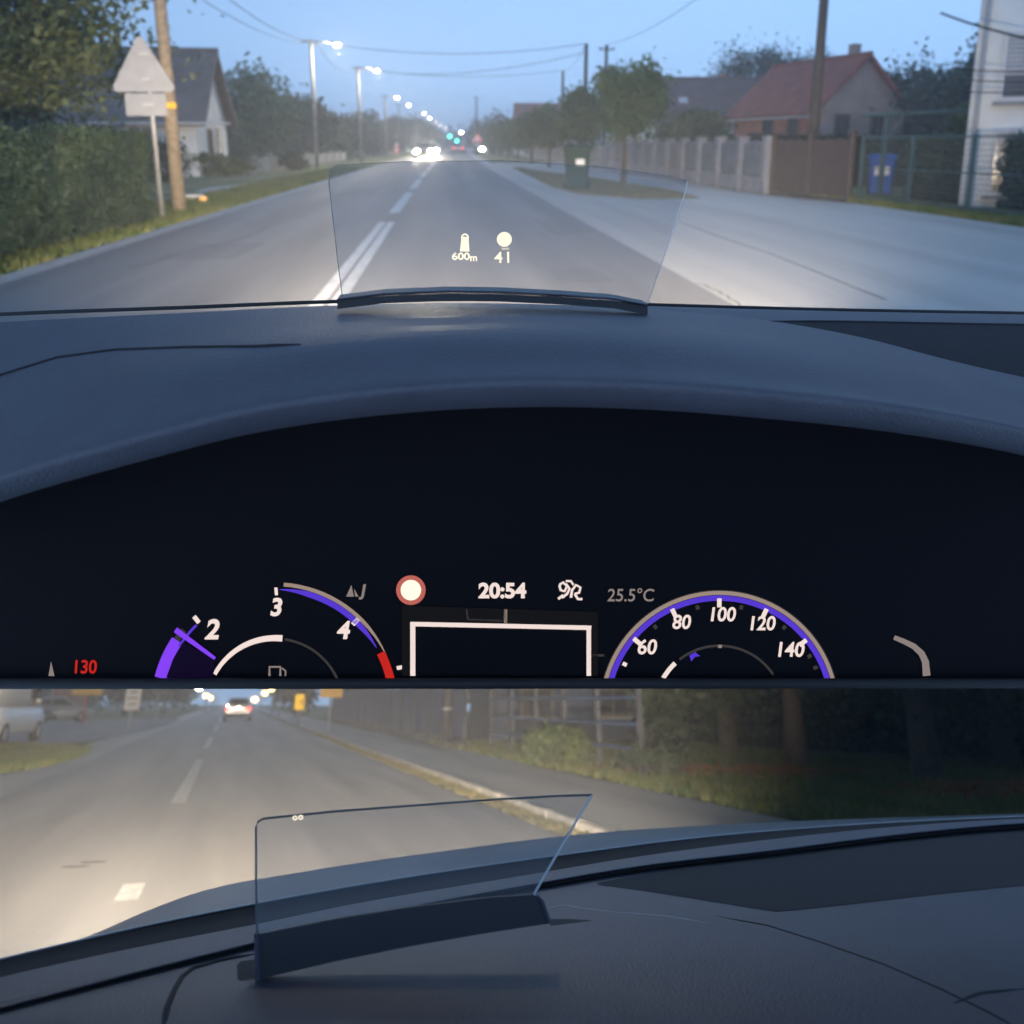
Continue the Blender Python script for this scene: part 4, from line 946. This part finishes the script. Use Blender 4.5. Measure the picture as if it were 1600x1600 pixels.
def mark2(x0, x1, y0, y1): MB().poly([(x0,y0,.012),(x1,y0,.012),(x1,y1,.012),(x0,y1,.012)]).build('lane_mark', 'mark', road2)
a_, b_ = F2.ground(278,1256), F2.ground(313,1187); mark2(a_.x-.09, a_.x+.09, a_.y, b_.y)
xm = a_.x
for q0, q1 in ((1170,1152),(1143,1134),(1128,1122),(1118,1115)): mark2(xm-.09, xm+.09, F2.ground(330,q0).y, F2.ground(330,q1).y)
c_ = F2.ground(200,1396); mark2(xm-.09, xm+.06, c_.y-.3, c_.y+.3)
for i, (x, y) in enumerate(((118,1354),(143,1347))):   # two dark scuffs
    q = F2.ground(x, y, .012); MB().poly([q+Vector((.10*math.cos(a)*(1+.3*math.sin(3*a+i)), .045*math.sin(a)*(1+.4*math.cos(2*a)), 0)) for a in np.linspace(0,2*math.pi,14)[:-1]]).build('tar_patch', 'dashseam', road2)

# ------------------------------------------------------------------ things along the lower street
loft_car('delivery_van', 'white van parked at the left edge by the grass island', F2, (-7.2, 33.5, 0), R(-6), 'whitecar', 'van', cat='van')
loft_car('parked_car', 'dark parked car right of the white van', F2, (-11.2, 56, 0), R(-70), 'darkcar', group='parked cars left')
loft_car('parked_car', 'silver parked car left of the white sign board', F2, (-10.8, 68, 0), R(-75), 'silver', group='parked cars left')
loft_car('leading_car', 'light car ahead with bright red tail lights in the lane', F2, (.55, 66, 0), 0, 'silver', tail=True)
def board(name, label, px, y0, y1, wpx, Y, m, post, base=None, group=None):
    F = F2; a = F.at(px, y1, Y); z0, z1 = a.z, F.at(px, y0, Y).z; w = wpx*Y/FPX
    t = thing(name, label, 'sign', F, (a.x, Y, 0), 0, group)
    MB().tube([(0,0,-.1),(0,0,z1)], .05, 8).build('post', post, t)
    MB().box((0,-.07,(z0+z1)/2), (w,.05,z1-z0), 0, .015).build('sign_board', m, t)
    return t, w, z0, z1
board('shop_sign', 'yellow sign board on a red post above the parked cars', 136, 1060, 1086, 37, 62, 'yellow', 'red')
t, w, z0, z1 = board('advert_board', 'tall white sign board with grey print left of the road', 205, 1062, 1110, 19, 50, 'signwhite', 'galv')
for k in range(4): MB().box((0,-.1,z0+(z1-z0)*(.2+.2*k)), (w*(.7 if k % 2 else .5),.006,.06)).build('print_line', 'fencepanel', t)
board('blue_sign', 'small blue grey sign on a post right of white board', 247, 1066, 1086, 15, 62, 'fencepanel', 'galv')
t, w, z0, z1 = board('marker_board', 'bright yellow marker board with black arrow at kerb right', 467, 1085, 1109, 13, 48, 'board_glow', 'galv')
MB().slab([(x*w,-.11,(z0+z1)/2+z*(z1-z0)) for x, z in ((.28,.2),(.02,0),(.28,-.2),(.45,-.2),(.2,0),(.45,.2))], (0,-1,0), .008).build('arrow', 'black', t)
board('direction_sign', 'rectangular yellow sign in front of the blue fence', 517, 1066, 1090, 31, 42, 'yellow', 'galv')
fence_run('blue_fence', 'long blue grey sheet metal fence along the pavement', F2, (6.45, 62, 0), (6.45, 26.0, 0), 14, 1.75, .18, 'bluegrey', 'darkpost', 0, .09, 'fence', 10)
rf = thing('rail_fence', 'open fence with horizontal blue rails and grey posts', 'fence', F2, (7.1, 25.6, 0), R(-90))
for i in range(6): MB().box((i*2.0,0,.85), (.1,.1,1.7), 0, .01).build('post', 'darkpost', rf)
for z in (.45,.85,1.3,1.62): MB().tube([(0,-.07,z),(10,-.07,z)], .028, 8).build('rail', 'bluepaint', rf)
for i, (px, py, r, lb) in enumerate(((697,1166,.14,'thick grey concrete pole between blue fence and rail fence'),(828,1150,.09,'thinner grey pole behind the green bush'))):
    g = F2.ground(px, py); q = thing('concrete_pole', lb, 'pole', F2, (g.x, g.y, 0), 0, 'poles along the pavement')
    MB().tube([(0,0,-.1),(0,0,2.5),(0,0,5.0)], [r*1.1,r,r*.85], 12).build('shaft', 'darkpost', q, True)
    MB().tube([(0,0,1.0),(0,0,1.06)], r*1.12, 12).build('band', 'galv', q)
def pt2(px, py): g = F2.ground(px, py); return (g.x, g.y, 0)
bush('green_bush', 'bright green bush on the verge below the rail fence', F2, (6.6, 18.8, 0), (.7,1.1,.36), 4500, .09, 'leafD', 131)
bush('green_bush', 'small low bush right of the bright green one', F2, (7.3, 15.6, 0), (.6,.6,.26), 1800, .08, 'leafC', 132)
dk = ['dark dense conifer shrub right of the green bush','dark tree in the middle of the right hand grove','dark tree with thick trunk in the right grove','dark tree near the right edge of the grove','dark tree behind the conifer shrub','dark tree at the back of the grove, right of centre','dark tree at the far right edge of frame']
for i, (x, y, h, r, cz, n) in enumerate(((9.3,19.5,3.0,(.65,.65,1.5),1.5,4500),(11.2,17.0,4.8,(2.1,1.9,1.75),3.05,7000),(11.3,13.4,5.0,(2.2,2.0,1.8),3.2,7500),(11.8,10.3,4.6,(1.9,1.8,1.6),3.0,7000),(12.2,21.5,5.2,(2.4,2.2,2.1),3.0,6500),(16.0,16.5,5.5,(2.6,2.3,2.6),2.8,7500),(13.8,9.0,4.6,(2.0,1.8,2.2),2.3,7000))):
    tree('grove_tree', dk[i], F2, (x, y, 0), h, r, n, .15, 'leafC', .2, 140+i, 26, 'dark trees in the right hand grove', cz=cz)
hedge('back_hedge', 'dark hedge line closing the back of the grove', F2, [(13.5,30,0),(16,23,0),(19,15,0),(20,8,0)], 1.4, 1.7, 16000, .11, 'leafC', 19)
for i, (x0, y0, w, d) in enumerate(((8.2,16.8,1.1,.9),(9.8,15.6,1.6,1.2),(11.0,11.6,1.9,1.2))):
    rnd = np.random.default_rng(150+i); q = np.stack([rnd.normal(0,w*.45,700), rnd.normal(0,d*.5,700), rnd.uniform(.01,.09,700)], 1)
    o = link('fallen_leaves', npmesh('fallen_leaves', quads(q, .09, rnd), 4), M.setdefault('litter', leafmat('leaf_litter_lit', (.20,.08,.035), (.36,.16,.07))), None, kind='stuff')  # warm light on these leaf patches is put into their colour
    o.matrix_world = F2.M @ Matrix.Translation((x0,y0,0)); o['label'] = 'orange fallen leaves under the dark grove trees, ' + ['leftmost','middle','rightmost'][i] + ' patch'; o['category'] = 'leaves'
# buildings and trees behind the lower street
hA, hAr = house('red_building', 'brownish red building behind the parked cars', F2, (-19, 84, 0), 0, 14, 9, 4.0, 2.4, 'brick', 'roofred', .4, 'x')
for x in (-4,-1,2,5): window(hA, F2, (x,-4.5,2.0), 1.4, 1.3, (0,-1,0))
for i, (x, y, h, r) in enumerate(((-9.5,95,6,(3,3,2.6)),(-7.0,110,6,(3,3,2.6)),(-6.2,140,7,(3,4,3)),(5.4,80,6,(1.8,3,2.6)),(6.6,105,7,(2.5,3,3)),(6.2,140,7,(2.5,4,3)))):
    tree('roadside_tree', ['dark tree behind the white sign board','dark tree right of the blue grey sign','farthest dark tree on the left of the lower road','tree at the far end of the blue fence','tree behind the yellow marker board','farthest tree on the right of the lower road'][i], F2, (x, y, 0), h, r, 3500, .35, 'leafC', .16, 160+i, 22, 'trees along the lower road', cz=h-r[2])
hS, hSr = house('low_shed', 'low blue grey shed behind the open rail fence', F2, (12.8, 31, 0), R(-8), 9, 6, 2.0, 1.0, 'bluegrey', 'roofgrey', .3, 'x')
for x in (-3,-.5,2): window(hS, F2, (x,-3.0,1.2), 1.0, .8, (0,-1,0), 'darkframe')
for i, (x, y, h, r) in enumerate(((9.5,72,6,(2.4,3,2.6)),(12.5,48,6.5,(3,2.6,2.8)),(16.5,40,6.5,(3.4,2.6,2.9)),(-14,100,6,(3.5,3,2.8)),(-11,125,6.5,(3.5,3,2.8)))):
    tree('backdrop_tree', ['tree behind the far half of the blue fence','broad tree behind the near half of the blue fence','tree rising behind the low shed roof','tree between red building and white sign board','farther tree between red building and white sign board'][i], F2, (x, y, 0), h, r, 5000, .3, 'leafC', .18, 180+i, 24, 'trees behind the lower street', cz=h-r[2])
def lamp2(px, py, Y, label, m='lampo', r=.16):
    a = F2.at(px, py, Y); t = thing('street_lamp', label, 'street lamp', F2, (a.x+.8, Y, 0), 0, 'warm street lamps over the lower road')
    MB().tube([(0,0,-.1),(0,0,a.z+.25)], [.09,.06], 8).build('pole', 'galv', t); MB().tube([(0,0,a.z+.22),(-.8,0,a.z+.2)], .035, 6).build('arm', 'galv', t)
    MB().ell((-.8,0,a.z+.1), (.3,.16,.09), 10, 6).build('lamp_head', 'galv', t, True); MB().ell((-.8,0,a.z), (r,r,r*.75), 10, 6).build('lens', m, t, True)  # lens enlarged to stand for the lamp's bloom
for px, py, Y, lb, m, r in ((311,1075,95,'lit lamp at top left of the light car ahead','lampw',.3),(322,1087,110,'warm lamp just left of the light car ahead','lampo',.36),(330,1091,130,'faint warm lamp nearest above the light car','lampo',.36),(398,1093,120,'warm lamp just right of the light car ahead','lampo',.42),(414,1083,90,'warm lamp left of the yellow marker board','lampo',.3),(424,1077,80,'upper warm lamp left of yellow marker board','lampo',.24)): lamp2(px, py, Y, lb, m, r)

# ------------------------------------------------------------------ second car: bonnet, dash top, raised glass
car2 = thing('car_cockpit', 'dark dashboard top with raised glass plate seen from the side', 'car', F2, (0,0,0))
S_W = smoothcurve([(-260,1566),(26,1493),(225,1447),(400,1412),(600,1377),(850,1340),(1100,1308),(1330,1289),(1574,1277),(1860,1268)])
S_G = smoothcurve([(-260,1596),(26,1521),(225,1478),(400,1444),(550,1413),(800,1371),(1000,1338),(1200,1312),(1420,1290),(1574,1280),(1860,1272)])
S_S = smoothcurve([(-260,1640),(26,1566),(225,1515),(400,1472),(550,1436),(800,1388),(1000,1354),(1200,1330),(1420,1303),(1574,1289),(1860,1281)])
Am = np.array([[26,1493,1],[1574,1277,1],[800,1640,1]], float); bm = np.array([1/1.02,1/1.55,1/.66]); ck = np.linalg.solve(Am, bm)
D2 = lambda x, y: 1/(ck[0]*x + ck[1]*y + ck[2])
c2 = np.linspace(-260, 1860, 60)
dd = lambda f, k=1: (lambda x: D2(x, f(x))*k)
low = lambda x: 1680
dash2 = [(S_G, dd(S_G)), (lambda x: S_S(x)-2, dd(S_S)), (lambda x: S_S(x)+3, dd(S_S,1.006)), (lambda x: S_S(x)+12, dd(S_S,.992)), (lambda x: S_S(x)*.65+1680*.35, lambda x: D2(x, S_S(x)*.65+1680*.35)*.975), (lambda x: S_S(x)*.3+1680*.7, lambda x: D2(x, S_S(x)*.3+1680*.7)*.97), (low, dd(low))]
MB().grid(smooth_rows(F2, dash2, c2, 6)).build('dashboard_top', 'dash', car2, True)
MB().grid(smooth_rows(F2, [(S_W, dd(S_W,1.03)), (lambda x: S_W(x)*.5+S_G(x)*.5, dd(S_W,1.0)), (S_G, dd(S_G,1.0))], c2, 3)).build('windscreen_gasket', 'gasket', car2, True)
ribbon(F2, [(x, S_W(x)) for x in np.linspace(-200,1800,50)], 3, 1.028, 'gasket_highlight', 'galv', car2, D2)  # highlight along the gasket laid on as a pale bead
bead(F2, dash2, [(x, S_S(x)+3) for x in np.linspace(-200,1800,30)], .0032, 'dash_seam', 'dashseam', car2)
S_B = smoothcurve([(-260,1540),(60,1489),(140,1462),(225,1425),(300,1397),(480,1361),(700,1329),(900,1304),(1200,1285),(1574,1272),(1860,1262)])
bon = [(S_B, lambda x: 1.95 if x < 300 else 1.95+.5*min(1,(x-300)/1200)), (lambda x: S_B(x)*.6+S_W(x)*.4, lambda x: 1.7 if x < 300 else 1.7+.45*min(1,(x-300)/1200)), (lambda x: S_W(x)+6, dd(S_W,1.2))]
MB().grid(smooth_rows(F2, bon, np.linspace(40,1860,60), 4)).build('bonnet', 'bonnet', car2, True)  # bonnet colour and outline also stand in for windscreen reflection
# flap of the head-up unit
fN = Vector((-.12,-1,.12)).normalized(); f0 = on_surface(F2, dash2, 405, 1530, .004)
fp = lambda x, y: F2.plane(x, y, f0, fN)
FL = [(404,1460),(520,1437),(640,1418),(760,1403),(834,1398),(846,1406),(859,1443),(760,1458),(640,1479),(520,1503),(406,1530)]
flp = MB().slab([fp(x, y) for x, y in FL], -fN, .012).build('hud_flap', 'flap', car2)
MB().tube([fp(x, y)+fN*.001 for x, y in ((401,1458),(403,1530))], .0024, 6).build('flap_edge', 'dash', flp); MB().tube([fp(x, y)+fN*.001 for x, y in ((838,1400),(847,1408),(859,1442))], .0016, 6).build('flap_edge', 'dash', flp)
drape(F2, dash2, [(370,1508),(376,1502),(404,1498)], [(371,1530),(376,1533),(404,1528)], 'flap_dark_patch', 'dashseam', car2, .001, 4)  # darkness of the recess laid on as a dark sheet
drape(F2, dash2, [(858,1436),(890,1436),(924,1438)], [(860,1447),(890,1443),(924,1439)], 'flap_dark_patch', 'dashseam', car2, .001, 3)  # dark wedge beside the flap, laid on the dash as a sheet
# raised glass
gN = Vector((-.10,-1,.30)).normalized(); g0 = fp(404,1456) - fN*.006
gq = lambda x, y: F2.plane(x, y, g0, gN)
GP = [(402,1470),(400,1380),(400,1292),(403,1284),(411,1279),(520,1268),(640,1259),(760,1250),(860,1244),(925,1242),(900,1284),(866,1342),(834,1398)]
g2 = MB().slab([gq(x, y) for x, y in GP] + [gq(x, y) for x, y in ((760,1408),(640,1424),(520,1443))], -gN, .003).build('hud_glass', 'hudglass', car2)
MB().tube([gq(x, y) for x, y in GP[:10]], .0010, 6).build('glass_edge', 'glassedge_shaded', g2); MB().tube([gq(x, y) for x, y in GP[9:]], .0011, 6).build('glass_edge', 'glassedge_lit', g2)
hd2 = Panel(F2, g0, gN, g2); hd2.arc((461,1278), 3, 0, 360, 2, 'painted_glint', 'e_hud', n=12); hd2.arc((470,1277), 3, 0, 360, 2, 'painted_glint', 'e_hud', n=12)  # two glints drawn on the glass as small glowing rings
# dark sheet painted in for the passenger tray's recess, and the panel edges
TP = [(932,1380),(960,1374),(1080,1352),(1200,1334),(1330,1319),(1450,1308),(1574,1299),(1860,1285)]; TB = [(936,1383),(1000,1391),(1120,1410),(1215,1425),(1320,1414),(1450,1399),(1574,1386),(1860,1362)]
drape(F2, dash2, TP, TB, 'tray_sheet', 'tray', car2, .0025, 16)
bead(F2, dash2, [(255,1605),(262,1572),(272,1548),(284,1527),(300,1515),(340,1503),(400,1491)], .0022, 'dash_seam', 'dashseam', car2)
bead(F2, dash2, [(850,1420),(885,1415),(905,1419),(960,1426),(1040,1432),(1105,1442)], .0009, 'edge_highlight', 'galv', car2)  # highlight on the panel edge laid on as a pale bead
bead(F2, dash2, [(1120,1432),(1200,1447),(1280,1472),(1380,1507),(1470,1546),(1540,1580),(1600,1612)], .0011, 'dash_seam', 'dashdark', car2)
bead(F2, dash2, [(1490,1568),(1530,1553),(1600,1545)], .0015, 'dash_seam', 'dashdark', car2)
for s in (-1,1):
    spot('headlight_beam', car2, (.4+s*.65, 2.2, .65), (.4+s*1.2, 20, 2.4), 5600, (1,.81,.60), R(37), 1.0, .08, 2.4)

# ------------------------------------------------------------------ haze over both stretches of street, also standing in for windscreen glare
hz = bpy.data.materials.new('haze_and_glare'); hz.use_nodes = True; n = hz.node_tree; n.nodes.remove(n.nodes['Principled BSDF'])
pv = n.nodes.new('ShaderNodeVolumePrincipled'); pv.inputs['Color'].default_value = (.86, .92, 1, 1); pv.inputs['Density'].default_value = .0032; pv.inputs['Anisotropy'].default_value = .2
n.links.new(pv.outputs[0], n.nodes['Material Output'].inputs['Volume'])
lowest = min((F2.M @ Vector((0, 300, -.2))).z, 0) - 2
hb = MB().box((0, 200, (lowest+14)/2), (420, 420, 14-lowest)); ho = hb.build('haze', hz, None, kind='stuff')
ho['label'] = 'thin blue haze filling the street, added for windscreen glare too'; ho['category'] = 'haze'
